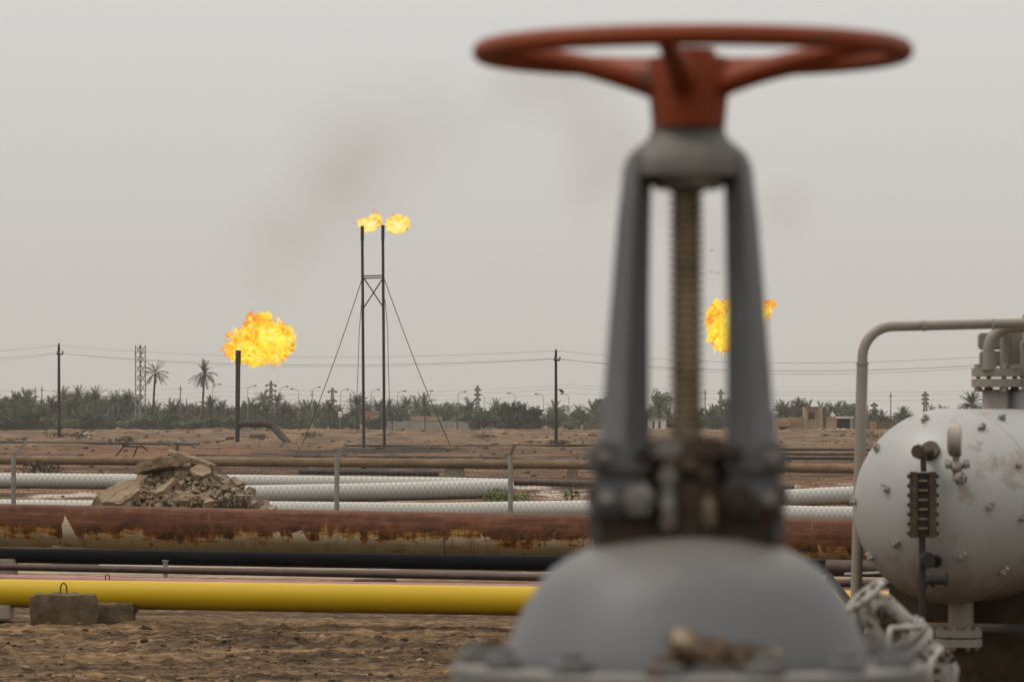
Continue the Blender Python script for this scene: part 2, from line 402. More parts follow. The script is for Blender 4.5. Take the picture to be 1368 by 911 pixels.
def tank_mat():
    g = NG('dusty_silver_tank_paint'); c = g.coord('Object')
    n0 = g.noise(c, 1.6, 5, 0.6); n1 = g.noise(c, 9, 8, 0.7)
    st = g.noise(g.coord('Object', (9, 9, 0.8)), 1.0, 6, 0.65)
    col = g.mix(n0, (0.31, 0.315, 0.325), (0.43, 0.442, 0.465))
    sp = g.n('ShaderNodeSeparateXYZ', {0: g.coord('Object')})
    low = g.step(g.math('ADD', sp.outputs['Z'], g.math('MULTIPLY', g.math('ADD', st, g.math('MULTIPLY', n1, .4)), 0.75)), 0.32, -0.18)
    col = g.mix(g.math('MULTIPLY', low, 0.62), col, (0.17, 0.122, 0.078))  # belly shade put into the colour, together with brown mud streaks
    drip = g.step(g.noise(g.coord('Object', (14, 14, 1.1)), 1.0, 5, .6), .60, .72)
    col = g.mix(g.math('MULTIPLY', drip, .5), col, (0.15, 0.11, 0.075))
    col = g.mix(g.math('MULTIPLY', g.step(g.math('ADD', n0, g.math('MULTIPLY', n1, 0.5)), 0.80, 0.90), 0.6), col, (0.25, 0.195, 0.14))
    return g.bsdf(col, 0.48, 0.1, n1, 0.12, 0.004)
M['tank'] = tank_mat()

# ------------------------------------------------------------------ ground
def vnoise(x, y, seed=0):
    xi = np.floor(x).astype(np.int64); yi = np.floor(y).astype(np.int64); xf = x - xi; yf = y - yi
    def hsh(a, b):
        q = (a * 374761393 + b * 668265263 + seed * 974634777) & 0xffffffff
        q = ((q ^ (q >> 13)) * 1274126177) & 0xffffffff
        return ((q ^ (q >> 16)) & 0xffff) / 65535.0
    u = xf * xf * (3 - 2 * xf); v = yf * yf * (3 - 2 * yf)
    return (hsh(xi, yi) * (1 - u) + hsh(xi + 1, yi) * u) * (1 - v) + (hsh(xi, yi + 1) * (1 - u) + hsh(xi + 1, yi + 1) * u) * v
def fbm(x, y, o=5, seed=0, g=0.5):
    a = 1.0; s = 0; t = 0
    for i in range(o):
        s = s + a * vnoise(x * 2 ** i, y * 2 ** i, seed + i * 17); t += a; a *= g
    return s / t - 0.5
def ground_z(X, Y):
    X = np.asarray(X, float); Y = np.asarray(Y, float)
    near = np.clip((75 - Y) / 25, 0, 1) * np.clip((Y - 15) / 10, 0, 1)
    ridge = np.abs(fbm(X * .5 + 3, Y * .9, 4, 5))
    z = near * (0.10 * fbm(X * 1.1, Y * 1.6, 6, 1, 0.70) - 0.05 * ridge + 0.01 + 0.05 * np.clip(fbm(X * 5, Y * 5, 3, 31, .6) * 3 - .15, 0, 1))
    rut = np.exp(-((Y + 0.28 * X - 43.2) / 0.55) ** 2) + 0.8 * np.exp(-((Y + 0.22 * X - 40.6) / 0.4) ** 2)
    z = z + near * rut * (0.05 + 0.22 * fbm(X * 2.2, Y * 2.2, 4, 9))
    mid = np.clip((Y - 90) / 60, 0, 1) * np.clip((700 - Y) / 60, 0, 1)
    z = z + mid * (0.4 * fbm(X * .22, Y * .08, 6, 3, 0.62) + 0.02)
    berm = np.exp(-((Y - 560) / 70) ** 2)
    z = z + berm * (0.75 + 1.0 * fbm(X * .2, Y * .05, 6, 8, .66))
    z = z + .07 * np.exp(-((X + 5.55) / .55) ** 2 - ((Y - 47.0) / .35) ** 2) + .08 * np.exp(-((X + 4.6) / .45) ** 2 - ((Y - 47.7) / .3) ** 2)
    heap = np.exp(-((X + 31) / 14) ** 2 - ((Y - 300) / 25) ** 2)
    return z + heap * (0.22 + .5 * fbm(X * .5, Y * .2, 4, 4))
def ground():
    rows = np.concatenate([[-300, -60, 0, 15, 26], np.linspace(31, 48.5, 230), np.linspace(48.7, 90, 90), np.geomspace(91, 900, 210), [1100, 1500, 2500, 5000, 12000]])
    ts = np.concatenate([[-1.0], np.linspace(-1, 1, 280), [1.0]])
    vs = []; W = len(ts)
    half = 0.15 * np.clip(rows, 10, 900) + 1.5
    X = ts[None, :] * half[:, None]; Y = np.repeat(rows[:, None], W, 1)
    X[:, 0] = -9000; X[:, -1] = 9000
    Z = ground_z(X, Y); Z[:, 0] = 0; Z[:, -1] = 0
    V = np.stack([X, Y, Z], -1).reshape(-1, 3)
    n = len(rows); idx = np.arange(n * W).reshape(n, W)
    Fc = np.stack([idx[:-1, :-1], idx[:-1, 1:], idx[1:, 1:], idx[1:, :-1]], -1).reshape(-1, 4)
    me = bpy.data.meshes.new('ground'); me.from_pydata(V.tolist(), [], Fc.tolist()); me.update(); me.shade_smooth()
    g = NG('bare_soil'); p = g.pos(); sp = g.n('ShaderNodeSeparateXYZ', {0: p}); y = sp.outputs['Y']; x = sp.outputs['X']; zz = sp.outputs['Z']
    fine = g.noise(p, 5.0, 9, 0.74); med = g.noise(g.pos((.26, 1.5, 1)), 0.75, 9, 0.74); big = g.noise(g.pos((.5, 1, 1)), 0.10, 5, 0.6)
    nearc = g.ramp(g.math('ADD', g.math('MULTIPLY', fine, 0.5), g.math('MULTIPLY', med, 0.5)),
                   [(0.40, (0.018, 0.010, 0.0045)), (0.47, (0.060, 0.036, 0.017)), (0.53, (0.150, 0.093, 0.048)), (0.59, (0.265, 0.172, 0.097)), (0.68, (0.44, 0.31, 0.2))])
    midf = g.noise(g.pos((.25, .4, 1)), 1.0, 9, 0.74)
    midc = g.ramp(g.math('ADD', g.math('MULTIPLY', midf, 0.6), g.math('MULTIPLY', big, 0.4)),
                  [(0.40, (0.022, 0.011, 0.006)), (0.48, (0.072, 0.037, 0.018)), (0.55, (0.175, 0.098, 0.051)), (0.65, (0.35, 0.22, 0.13))])
    farn = g.noise(g.pos((.16, .10, .3)), 1.0, 9, 0.75)
    farc = g.ramp(farn, [(0.38, (0.035, 0.019, 0.010)), (0.47, (0.105, 0.062, 0.033)), (0.55, (0.19, 0.122, 0.07)), (0.68, (0.30, 0.205, 0.125))])
    c = g.mix(g.step(y, 52, 60), nearc, midc)
    c = g.mix(g.step(y, 300, 380), c, farc)
    def blob(cx, cy, rx, ry, lo=0.9, hi=1.25):
        dx = g.math('DIVIDE', g.math('SUBTRACT', x, cx), rx); dy = g.math('DIVIDE', g.math('SUBTRACT', y, cy), ry)
        d = g.math('SQRT', g.math('ADD', g.math('MULTIPLY', dx, dx), g.math('MULTIPLY', dy, dy)))
        d = g.math('ADD', d, g.math('MULTIPLY', g.math('SUBTRACT', g.noise(g.pos((.25, .05, 1)), 1.0, 5), 0.5), 0.9))
        return g.step(d, hi, lo)
    c = g.mix(g.math('MULTIPLY', blob(-29, 275, 10, 38), g.step(midf, .40, .62)), c, (0.22, 0.105, 0.052))      # red spoil heap
    c = g.mix(blob(-9.0, 305, 4.6, 30), c, (0.022, 0.016, 0.011))                            # oil soaked ground
    c = g.mix(blob(-14.5, 290, 2.2, 16), c, (0.03, 0.022, 0.015))
    c = g.mix(blob(-35, 255, 6.5, 14), c, (0.055, 0.045, 0.038))
    c = g.mix(g.math('MULTIPLY', g.step(g.math('ABSOLUTE', g.math('SUBTRACT', y, 66)), 5.5, 2.5), g.step(med, 0.40, 0.56)), c, (0.44, 0.36, 0.275))
    # light salty crust between the silver pipes
    crust = g.math('MULTIPLY', g.step(g.math('ABSOLUTE', g.math('SUBTRACT', y, 128)), 34, 12), g.step(g.noise(g.pos((.35, .12, 1)), 1.0, 6, .65), 0.50, 0.60))
    c = g.mix(crust, c, (0.46, 0.40, 0.35))
    m = g.bsdf(c, 0.97, 0, g.math('ADD', fine, med), 0.7, 0.03, spec=0.15)
    me.materials.append(m)
    o = bpy.data.objects.new('ground', me); COL.objects.link(o); o['kind'] = 'structure'
ground()
def gz(x, y): return float(ground_z(x, y))

# ------------------------------------------------------------------ foreground gate valve
ZV = 4.78; S = ZV / F
VX = (917 - 684) * S
def V3(dx, y, dy=0.0): return Vector((VX + dx * S, ZV + dy * S, H - (y - HZ) * S))
def gate_valve():
    t = thing('gate_valve', 'large blurred grey gate valve with red handwheel close to the camera', 'valve', (VX, ZV, 0.0))
    # handwheel
    tilt = Matrix.Rotation(R(0.9), 3, 'X'); wc = V3(8, 70)
    ax = tilt @ Vector((0, 0, 1))
    hub = MB(); hub.lathe([(54 * S, 0), (55 * S, -30 * S), (52 * S, -60 * S), (49 * S, -92 * S)], wc + Vector((-5 * S, 0, -8 * S)), (0, 0, 1), 28)
    hub.lathe([(36 * S, 4 * S), (36 * S, -10 * S)], wc + Vector((-5 * S, 0, 0)), (0, 0, 1), 8)
    hub.v = hub.v
    ho = hub.build('handwheel', M['red_wheel'], t)
    rim = MB(); rim.torus(wc, ax, 280 * S, 14.2 * S, 96, 18); rim.build('rim', M['red_wheel'], ho)
    for a in (-11, 61, 133, 205, 277):
        d = tilt @ Vector((math.sin(R(a)), -math.cos(R(a)), 0))
        pts = []; rr = []
        for i in range(11):
            q = i / 10; r = 279 - q * (279 - 38); drop = 46 * (q ** 1.7)
            pts.append(wc + d * r * S + Vector((-5 * S * q, 0, -drop * S - 2 * S))); rr.append((9.5 + 9 * q) * S)
        sp = MB(); sp.tube(pts, rr, 12); sp.build('spoke', M['red_wheel'], ho)
    # stem with thread
    st = MB(); prof = []; y = 244
    while y < 640:
        prof += [(23 * S, -y * S), (23 * S, -(y + 3.4) * S), (18 * S, -(y + 5.6) * S), (18 * S, -(y + 7.6) * S)]; y += 10.5
    st.lathe(prof, Vector((VX, ZV, H + HZ * S)), (0, 0, 1), 24); st.build('stem', M['stem'], t)
    o0 = Vector((VX + 2 * S, ZV, H + HZ * S))
    yh = MB(); yh.lathe([(48 * S, -158 * S), (50 * S, -178 * S), (56 * S, -188 * S), (70 * S, -198 * S), (81 * S, -210 * S), (86 * S, -224 * S), (86 * S, -236 * S), (70 * S, -238 * S)], o0, (0, 0, 1), 40, sy=0.72)
    yh.build('yoke_head', M['neck'], t, ang=60)
    rg = MB(); rg.lathe([(50 * S, -232 * S), (50 * S, -246 * S), (44 * S, -253 * S), (22 * S, -254 * S)], o0, (0, 0, 1), 32); rg.build('yoke_nut', M['worn_nut'], t)
    for sgn in (-1, 1):
        a = MB(); rings = []
        for (y, o, i, d) in ((206, 79, 50, 36), (226, 87, 50, 42), (250, 89, 49, 44), (290, 94, 50, 45), (400, 103, 52, 47), (500, 111, 52, 50), (570, 116, 52, 54), (612, 122, 50, 58)):
            mid = (o * 0.52 + i * 0.48)
            sec = [(i, -d * .30), (mid - 2, -d), (mid + 3, -d), (o - 2, -d * .30), (o, 0), (o - 2, d * .30), (mid + 3, d), (mid - 2, d), (i, d * .30)]
            rings.append([V3(sgn * x + 2, y, dd) for x, dd in sec])
        n = len(rings[0]); vs = [q for r in rings for q in r]; fs = []
        for r_ in range(len(rings) - 1):
            for k in range(n):
                f = (r_ * n + k, r_ * n + (k + 1) % n, (r_ + 1) * n + (k + 1) % n, (r_ + 1) * n + k)
                fs.append(f if sgn > 0 else f[::-1])
        fs.append(tuple(range(n))); fs.append(tuple((len(rings) - 1) * n + k for k in range(n)))
        a.add(vs, fs); a.build('yoke_arm', M['valve_grey'], t, ang=35)
        b = MB(); b.box(V3(sgn * 90, 613, 0), (84 * S, 124 * S, 46 * S), None, 9 * S); b.box(V3(sgn * 89, 663, 0), (86 * S, 128 * S, 48 * S), None, 9 * S)
        b.box(V3(sgn * 119, 700, 0), (22 * S, 60 * S, 50 * S), None, 6 * S); b.box(V3(sgn * 84, 645, 6), (66 * S, 104 * S, 90 * S), None, 4 * S)
        b.build('yoke_foot', M['valve_blue'], t)
        for (dx, y, r) in ((66, 666, 23), (60, 606, 12), (108, 664, 12), (112, 612, 11)):
            nb = MB(); c0 = V3(sgn * dx, y, -62)
            nb.lathe([(r * S, 0), (r * S, 14 * S), (r * .55 * S, 14.5 * S), (r * .5 * S, 26 * S)], c0, (0, -1, 0), 6)
            nb.build('foot_bolt', M['rust_dark'] if dx < 62 or (sgn > 0 and dx < 100) else M['worn_nut'], t, ang=20)
    gl = MB(); gl.lathe([(24 * S, -585 * S), (30 * S, -598 * S), (56 * S, -606 * S), (56 * S, -626 * S), (34 * S, -630 * S), (34 * S, -662 * S)], o0, (0, 0, 1), 28, sy=1.0)
    gl.build('gland_follower', M['rust_worn'], t)
    sb = MB(); sb.lathe([(40 * S, -640 * S), (62 * S, -646 * S), (64 * S, -686 * S), (62 * S, -732 * S)], o0, (0, 0, 1), 36); 
    sb.box(V3(0, 646, 44), (104 * S, 26 * S, 100 * S), None, 4 * S)
    for dx in (-78, 76): sb.box(V3(dx, 708, 0), (70 * S, 96 * S, 52 * S), None, 4 * S)  # dark boxes standing in for the shaded, rusty recess under the feet
    sb.build('stuffing_box_and_recess_shade', M['rust_dark'], t)
    for sgn, dy, m in ((-1, -52, 'worn_nut'), (1, -50, 'rust_worn'), (-1, 46, 'rust_dark'), (1, 46, 'rust_dark')):
        e = MB(); x = sgn * 27
        e.cyl(V3(x, 584, dy), V3(x, 690, dy), 11 * S, 12)
        e.lathe([(21 * S, 0), (21 * S, 24 * S)], V3(x, 610, dy), (0, 0, 1), 6); e.lathe([(17 * S, 0), (17 * S, 8 * S)], V3(x, 640, dy), (0, 0, 1), 12)
        e.torus(V3(x, 684, dy), (1, 0, 0), 15 * S, 11 * S, 20, 10)
        e.build('gland_bolt', M[m], t)
    dm = MB(); prof = [(0, -711), (40, -713), (85, -719), (132, -732), (160, -746), (180, -760), (198, -780), (213, -805), (227, -832), (238, -858), (246, -880), (250, -900)]
    dm.lathe([(r * S, y * S) for r, y in prof], Vector((VX, ZV, H + HZ * S)), (0, 0, 1), 72); dm.build('bonnet', M['valve_grey'], t, ang=60)
    fl = MB(); fl.lathe([(240 * S, -884 * S), (312 * S, -884 * S), (317 * S, -889 * S), (317 * S, -950 * S), (255 * S, -950 * S)], Vector((VX + 3 * S, ZV, H + HZ * S)), (0, 0, 1), 72)
    fo = fl.build('bonnet_flange', M['flange_grey'], t)
    f2 = MB(); f2.lathe([(255 * S, -953 * S), (317 * S, -953 * S), (317 * S, -1015 * S), (255 * S, -1020 * S)], Vector((VX + 3 * S, ZV, H + HZ * S)), (0, 0, 1), 72)
    f2.build('body_flange', M['valve_grey'], t)
    for k in range(14):
        a = 2 * PI * k / 14 + R(4); cx, cy = 3 + 284 * math.cos(a), 284 * math.sin(a)
        b = MB(); b.lathe([(27 * S, -885 * S), (27 * S, -872 * S), (22 * S, -869 * S), (14 * S, -868 * S), (14 * S, -860 * S), (11 * S, -857 * S)], Vector((VX + cx * S, ZV + cy * S, H + HZ * S)), (0, 0, 1), 6, a)
        b.build('flange_bolt', M['valve_blue'], fo, ang=25)
    ft = MB(); p0 = V3(-34, 849, -234); p1 = V3(104, 870, -222); d = (p1 - p0)
    L = d.length
    ft.lathe([(9 * S, 0), (24 * S, .01 * L), (27 * S, .12 * L), (25 * S, .25 * L), (17 * S, .28 * L), (17 * S, .36 * L), (22 * S, .38 * L), (22 * S, .5 * L), (16 * S, .54 * L), (16 * S, .62 * L), (20 * S, .65 * L), (21 * S, .78 * L), (17 * S, .82 * L), (19 * S, .86 * L), (18 * S, L)], p0, d, 18)
    ft.cyl(p0 + d * .18, V3(0, 850, -190), 16 * S, 12)
    ft.build('grease_fitting', M['fitting'], t)
    bd = MB(); bd.lathe([(250 * S, -1019 * S), (246 * S, -1120 * S), (215 * S, -1330 * S), (180 * S, -1420 * S), (0, -1450 * S)], Vector((VX, ZV, H + HZ * S)), (0, 0, 1), 48)
    bd.build('body', M['valve_grey'], t)
    zc = V3(0, 1260).z
    pr = MB(); pr.cyl((VX - 3.5, ZV, zc), (VX + 3.5, ZV, zc), 0.13, 28); pr.build('pipe_run', M['grey_pipe'], t)
    for sx in (-1, 1):
        ef = MB(); ef.lathe([(.2, 0), (.2, .05)], (VX + sx * .3, ZV, zc), (sx, 0, 0), 36); ef.lathe([(.2, 0), (.2, .05)], (VX + sx * .355, ZV, zc), (sx, 0, 0), 36)
        ef.build('end_flange', M['valve_grey'], t)
        q = MB(); q.cyl((VX + sx * 1.4, ZV, gz(VX + sx * 1.4, ZV)), (VX + sx * 1.4, ZV, zc - .1), 0.06, 16); q.box((VX + sx * 1.4, ZV, .02), (.35, .35, .05)); q.build('pipe_stand', M['grey_pipe'], t)
gate_valve()

# ------------------------------------------------------------------ separator vessel on the right
ZT = 24.0; kT = ZT / F
TC = P(1266, 676, ZT); TR = 130 * kT; TA = Vector((math.sin(R(31)), math.cos(R(31)), 0)); HD = 0.78
def vessel_hit(px, py):
    o = Vector((0, 0, H)) - TC; d = P(px, py, 1.0) - Vector((0, 0, H))
    def solve(scale):
        # axis component is scaled: head is an ellipsoid of depth HD*TR, shell a cylinder (scale 0)
        ou, du = o.dot(TA), d.dot(TA)
        orad, drad = o - TA * ou, d - TA * du
        A = drad.dot(drad) + scale * du * du; B = 2 * (orad.dot(drad) + scale * ou * du); C = orad.dot(orad) + scale * ou * ou - TR * TR
        D = B * B - 4 * A * C
        if D < 0: D = 0.0
        s = (-B - math.sqrt(D)) / (2 * A); return o + d * s
    q = solve(1 / HD ** 2)
    if q.dot(TA) > 0:
        q = solve(0.0); u = q.dot(TA); return TC + q, (q - TA * u).normalized()
    u = q.dot(TA)
    return TC + q, ((q - TA * u) + TA * u / HD ** 2).normalized()
def vessel():
    t = thing('separator_vessel', 'silver grey horizontal pressure vessel with domed end and level gauge', 'pressure vessel', (TC.x, TC.y, TC.z))
    sh = MB(); sh.lathe([(TR, 0), (TR, 3.6), (TR * .8, 3.95), (TR * .4, 4.1), (0, 4.15)], TC, TA, 72)
    sh.torus(TC + TA * .01, TA, TR - .001, 0.006, 72, 8)
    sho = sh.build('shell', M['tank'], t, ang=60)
    hd = MB(); prof = [(TR * math.cos(a), TR * HD * math.sin(a)) for a in [i * PI / 2 / 20 for i in range(21)]]
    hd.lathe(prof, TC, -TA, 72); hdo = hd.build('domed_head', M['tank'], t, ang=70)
    for (px, py) in ((1236, 561), (1311, 572), (1173, 599), (1361, 621), (1184, 652), (1143, 669), (1323, 675), (1366, 690), (1198, 725), (1164, 742), (1286, 742), (1341, 761), (1337, 560)):
        q, n = vessel_hit(px, py); b = MB(); x = n.orthogonal().normalized()
        b.lathe([(.012, -.01), (.012, .035), (.007, .036)], q + x * .012, n, 8); b.lathe([(.022, .006), (.022, .02)], q + x * .012, n, 6)
        b.lathe([(.012, -.01), (.012, .028)], q - x * .02, n, 8)
        b.build('stud', M['silver_valve'], hdo, ang=25)
    # level gauge
    zg = vessel_hit(1233, 675)[0].y - 0.13
    def Q(px, py, dz=0.0): return P(px, py, zg + dz)
    k = zg / F
    q, n = vessel_hit(1243, 603)
    lg = MB(); lg.box(Q(1233, 674), (14 * k, .05, 86 * k)); go = lg.build('level_gauge', M['dark_in'], t)
    for sx in (-1, 1):
        c = MB(); c.box(Q(1233 + sx * 12.5, 674, -.012), (10 * k, .06, 88 * k), None, .004); c.build('gauge_cover', M['fitting_dark'], go)
    for i in range(7):
        yy = 636 + i * 12.7
        for sx in (-1, 1):
            b = MB(); b.cyl(Q(1233 + sx * 17, yy, -.02), Q(1233 + sx * 21, yy, -.02), 2.6 * k, 6); b.build('gauge_bolt', M['rust_dark'], go, ang=20)
        if i < 6:
            b = MB(); b.box(Q(1233, 642 + i * 12.7, -.028), (12 * k, .012, 2.0 * k)); b.build('gauge_glass_bar', M['stem'], go)
    up = MB(); up.lathe([(13.5 * k, 0), (13.5 * k, .03)], q - n * .005, n, 24); up.cyl(q, Q(1230, 603), 6 * k, 12)
    up.lathe([(9.5 * k, 0), (10.5 * k, .03), (9 * k, .07)], Q(1229, 603, -.02), (-.35, -1, 0), 8)
    up.tube([Q(1233, 603), Q(1234, 630)], 4 * k, 10); up.build('gauge_upper_valve', M['fitting_dark'], t, ang=25)
    lo = MB(); lo.tube([Q(1232, 716), Q(1232, 838)], 4.6 * k, 12); lo.lathe([(11 * k, 0), (11 * k, .02)], Q(1238, 748, -.03), (0.5, -1, 0), 18)
    q2, n2 = vessel_hit(1246, 747)
    lo.cyl(q2, Q(1232, 748), 5 * k, 10); lo.lathe([(8 * k, 0), (9 * k, .03)], q2 + Vector((.02, -.03, 0)), n2, 12)
    lo.tube([Q(1232, 776), Q(1262, 775)], 5.5 * k, 10); lo.lathe([(8.5 * k, 0), (8.5 * k, .02)], Q(1244, 776), (1, 0, 0), 8)
    lo.torus(Q(1264, 774), (1, -.25, 0), 8 * k, 1.6 * k, 20, 8); lo.cyl(Q(1258, 775), Q(1266, 774), 2 * k, 8)
    lo.lathe([(6.5 * k, 0), (6.5 * k, 16 * k)], Q(1232, 786), (0, 0, 1), 8)
    lo.build('gauge_lower_valve', M['black_steel'], t, ang=25)
    # pressure gauge, dial turned away to the right
    q, n = vessel_hit(1280, 640); zp = q.y - .16
    def W(px, py, dz=0.0): return P(px, py, zp + dz)
    kp = zp / F
    pg = MB(); dirg = Vector((.985, -.17, 0)); pg.lathe([(15 * kp, -11 * kp), (20.5 * kp, -8 * kp), (21 * kp, 4 * kp), (21.5 * kp, 6 * kp), (19 * kp, 7 * kp)], W(1277, 589), dirg, 32)
    po = pg.build('pressure_gauge', M['grey_pipe'], t)
    df = MB(); df.lathe([(18.8 * kp, 0), (18.8 * kp, 1 * kp)], W(1277, 589) + dirg * 6.8 * kp, dirg, 32); df.build('dial', M['white'], po)
    fs = MB(); fs.tube([W(1277, 608), W(1277, 622)], 4.5 * kp, 10); fs.build('gauge_stem', M['stem'], po)
    cf = MB(); cf.tube([W(1264, 620), W(1291, 622)], [4 * kp, 4.5 * kp], 10); cf.lathe([(7 * kp, 0), (7 * kp, 6 * kp)], W(1263, 620), (1, 0, 0), 6); cf.lathe([(6.5 * kp, 0), (6.5 * kp, 7 * kp)], W(1288, 620), (1, 0, .05), 6)
    cf.ico(W(1277, 623), 8 * kp, 2); cf.cyl(W(1279, 626), q + Vector((0, .05, 0)), 6.5 * kp, 12); cf.lathe([(9 * kp, 0), (9.5 * kp, 9 * kp), (5 * kp, 12 * kp)], W(1281, 637, .02), (0.1, -1, -.25), 12)
    cf.build('gauge_cock', M['silver_valve'], po, ang=25)
    # drain nozzle below
    dz = 24.15; kd = dz / F
    def D3(px, py, d=0.0): return P(px, py, dz + d)
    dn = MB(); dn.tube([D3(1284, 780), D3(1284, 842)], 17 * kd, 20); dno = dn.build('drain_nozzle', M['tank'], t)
    for y0, y1 in ((840, 850), (852.5, 863)):
        f = MB(); f.lathe([(31 * kd, 0), (31 * kd, (y1 - y0) * kd)], D3(1281, y1), (0, 0, 1), 36); f.build('drain_flange', M['grey_pipe'], dno)
    for i in range(8):
        a = 2 * PI * (i + .5) / 8; c = D3(1281, 851) + Vector((24 * kd * math.cos(a), 24 * kd * math.sin(a), 0))
        b = MB(); b.cyl(c - Vector((0, 0, 17 * kd)), c + Vector((0, 0, 15 * kd)), 2.2 * kd, 8); b.lathe([(4.6 * kd, -15 * kd), (4.6 * kd, -10.5 * kd)], c, (0, 0, 1), 6); b.lathe([(4.6 * kd, 11 * kd), (4.6 * kd, 15 * kd)], c, (0, 0, 1), 6)
        b.build('drain_bolt', M['stem'], dno, ang=20)
    el = MB(); el.tube(arc(D3(1284, 862), D3(1286, 905), D3(1232, 925), 22 * kd), 15 * kd, 18); el.build('drain_elbow', M['skid'], dno)
    # saddle
    for d in (.66, 2.9):
        c = TC + TA * d; sd_ = MB(); rot = Matrix.Rotation(R(-31), 3, 'Z')
        sd_.box((c.x, c.y, TC.z - TR * 1.04), (TR * 2.25, .14, TR * .42), rot); zb = TC.z - TR * 1.165
        sd_.build('saddle', M['skid'], t)
    # top nozzle with stop valves
    zn = 25.1; kn = zn / F
    def N3(px, py, d=0.0): return P(px, py, zn + d)
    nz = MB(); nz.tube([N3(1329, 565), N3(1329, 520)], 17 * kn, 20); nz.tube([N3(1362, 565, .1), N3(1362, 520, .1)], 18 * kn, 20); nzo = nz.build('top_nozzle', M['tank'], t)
    for cx, d in ((1331, 0), (1366, .12)):
        for y0, y1 in ((492, 503), (506, 517)):
            f = MB(); f.lathe([(33 * kn, 0), (33 * kn, (y1 - y0) * kn)], N3(cx, y1, d), (0, 0, 1), 36); f.build('nozzle_flange', M['grey_pipe'], nzo)
        for i in range(8):
            a = 2 * PI * (i + .3) / 8; c = N3(cx, 505, d) + Vector((26 * kn * math.cos(a), 26 * kn * math.sin(a), 0))
            b = MB(); b.cyl(c - Vector((0, 0, 18 * kn)), c + Vector((0, 0, 18 * kn)), 2.4 * kn, 8); b.lathe([(5 * kn, -18 * kn), (5 * kn, -12.5 * kn)], c, (0, 0, 1), 6); b.lathe([(5 * kn, 13 * kn), (5 * kn, 18.5 * kn)], c, (0, 0, 1), 6)
            b.build('nozzle_bolt', M['rust_dark'] if i % 2 else M['silver_valve'], nzo, ang=20)
    vb = MB(); vb.box(N3(1327, 456, .12), (40 * kn, .12, 22 * kn), None, .012); vb.box(N3(1327, 479, .12), (36 * kn, .11, 20 * kn), None, .01)
    vb.tube([N3(1342, 492), N3(1342, 440)], 6 * kn, 12); vb.box(N3(1356, 466, .1), (16 * kn, .1, 50 * kn), None, .008)
    vb.tube([N3(1366, 505), N3(1366, 458), N3(1380, 458)], 4 * kn, 10)
    vb.lathe([(9 * kn, 0), (9 * kn, 5 * kn)], N3(1354, 492, -.1), (0, 0, 1), 6)
    vb.build('relief_valve', M['grey_pipe'], t)
    ep = MB(); ep.tube(arc(N3(1321, 494, -.12), N3(1321, 438, -.12), N3(1450, 432, -.12), 32 * kn, 10), 8 * kn, 18); ep.lathe([(10 * kn, 0), (10 * kn, 8 * kn)], N3(1321, 494, -.12), (0, 0, 1), 18)
    ep.build('vent_elbow', M['grey_pipe'], t)
M['fitting_dark'] = mat('rusty_gauge_bronze', [(0.3, (0.022, 0.012, 0.006)), (0.5, (0.06, 0.036, 0.015)), (0.75, (0.12, 0.078, 0.038))], 22, rough=0.65)
vessel()

def plinth():
    p0 = P(1207, 845, 23.4); c = P(1380, 845, 24.9)
    top = P(1300, 844, 24.6).z
    o = MB(); rot = Matrix.Rotation(R(-31), 3, 'Z')
    zb = 0.0
    cc = TC + TA * 2.9
    o.box((cc.x, cc.y, (top + zb) / 2 - .01), (1.5, 4.6, top - zb + .02), rot, .015)
    return o.build('plinth', M['skid'], None, (cc.x, cc.y, 0))
tag(plinth(), 'dirty brown plinth under the silver pressure vessel', 'plinth')

def vent_line():
    a = P(1138, 800, 24.6); z0 = gz(a.x, a.y)
    t = thing('vent_pipe', 'bent grey pipe rising in an arch beside the silver vessel', 'pipe', (a.x, a.y, z0))
    k = 24.6 / F
    b = MB(); pts = arc(P(1152, 486, 24.6), P(1153, 437, 24.6), P(1430, 430, 24.8), 42 * k, 12); b.tube(pts, 6.8 * k, 20)
    b.build('arched_pipe', M['grey_pipe'], t)
    l = MB(); l.tube([Vector((P(1136, 800, 24.6).x, 24.6, z0)), P(1152, 487, 24.6)], 7.6 * k, 20); l.build('riser', M['grey_pipe'], t)
    c = MB(); c.lathe([(8.6 * k, 0), (8.6 * k, 3 * k)], P(1152, 487, 24.6), (0, 0, 1), 20); c.lathe([(7.8 * k, 0), (7.8 * k, 3 * k)], P(1233, 435, 24.6), (1, 0, 0), 20); c.lathe([(7.6 * k, 0), (7.6 * k, 3 * k)], P(1326, 433, 24.65), (1, 0, 0), 20)
    c.build('weld_collar', M['grey_pipe'], t)
    return t
vent_line()
b = MB(); b.tube(arc(P(1372, 470, 25.6), P(1372, 425, 25.6), P(1400, 405, 25.6), .05), 8 * 25.6 / F, 16); b.tube([P(1372, 560, 25.6), P(1372, 470, 25.6)], 8 * 25.6 / F, 16)
tag(b.build('pipe_bend', M['grey_pipe'], None, P(1372, 560, 25.6)), 'grey pipe bend standing at the right edge above the vessel', 'pipe')

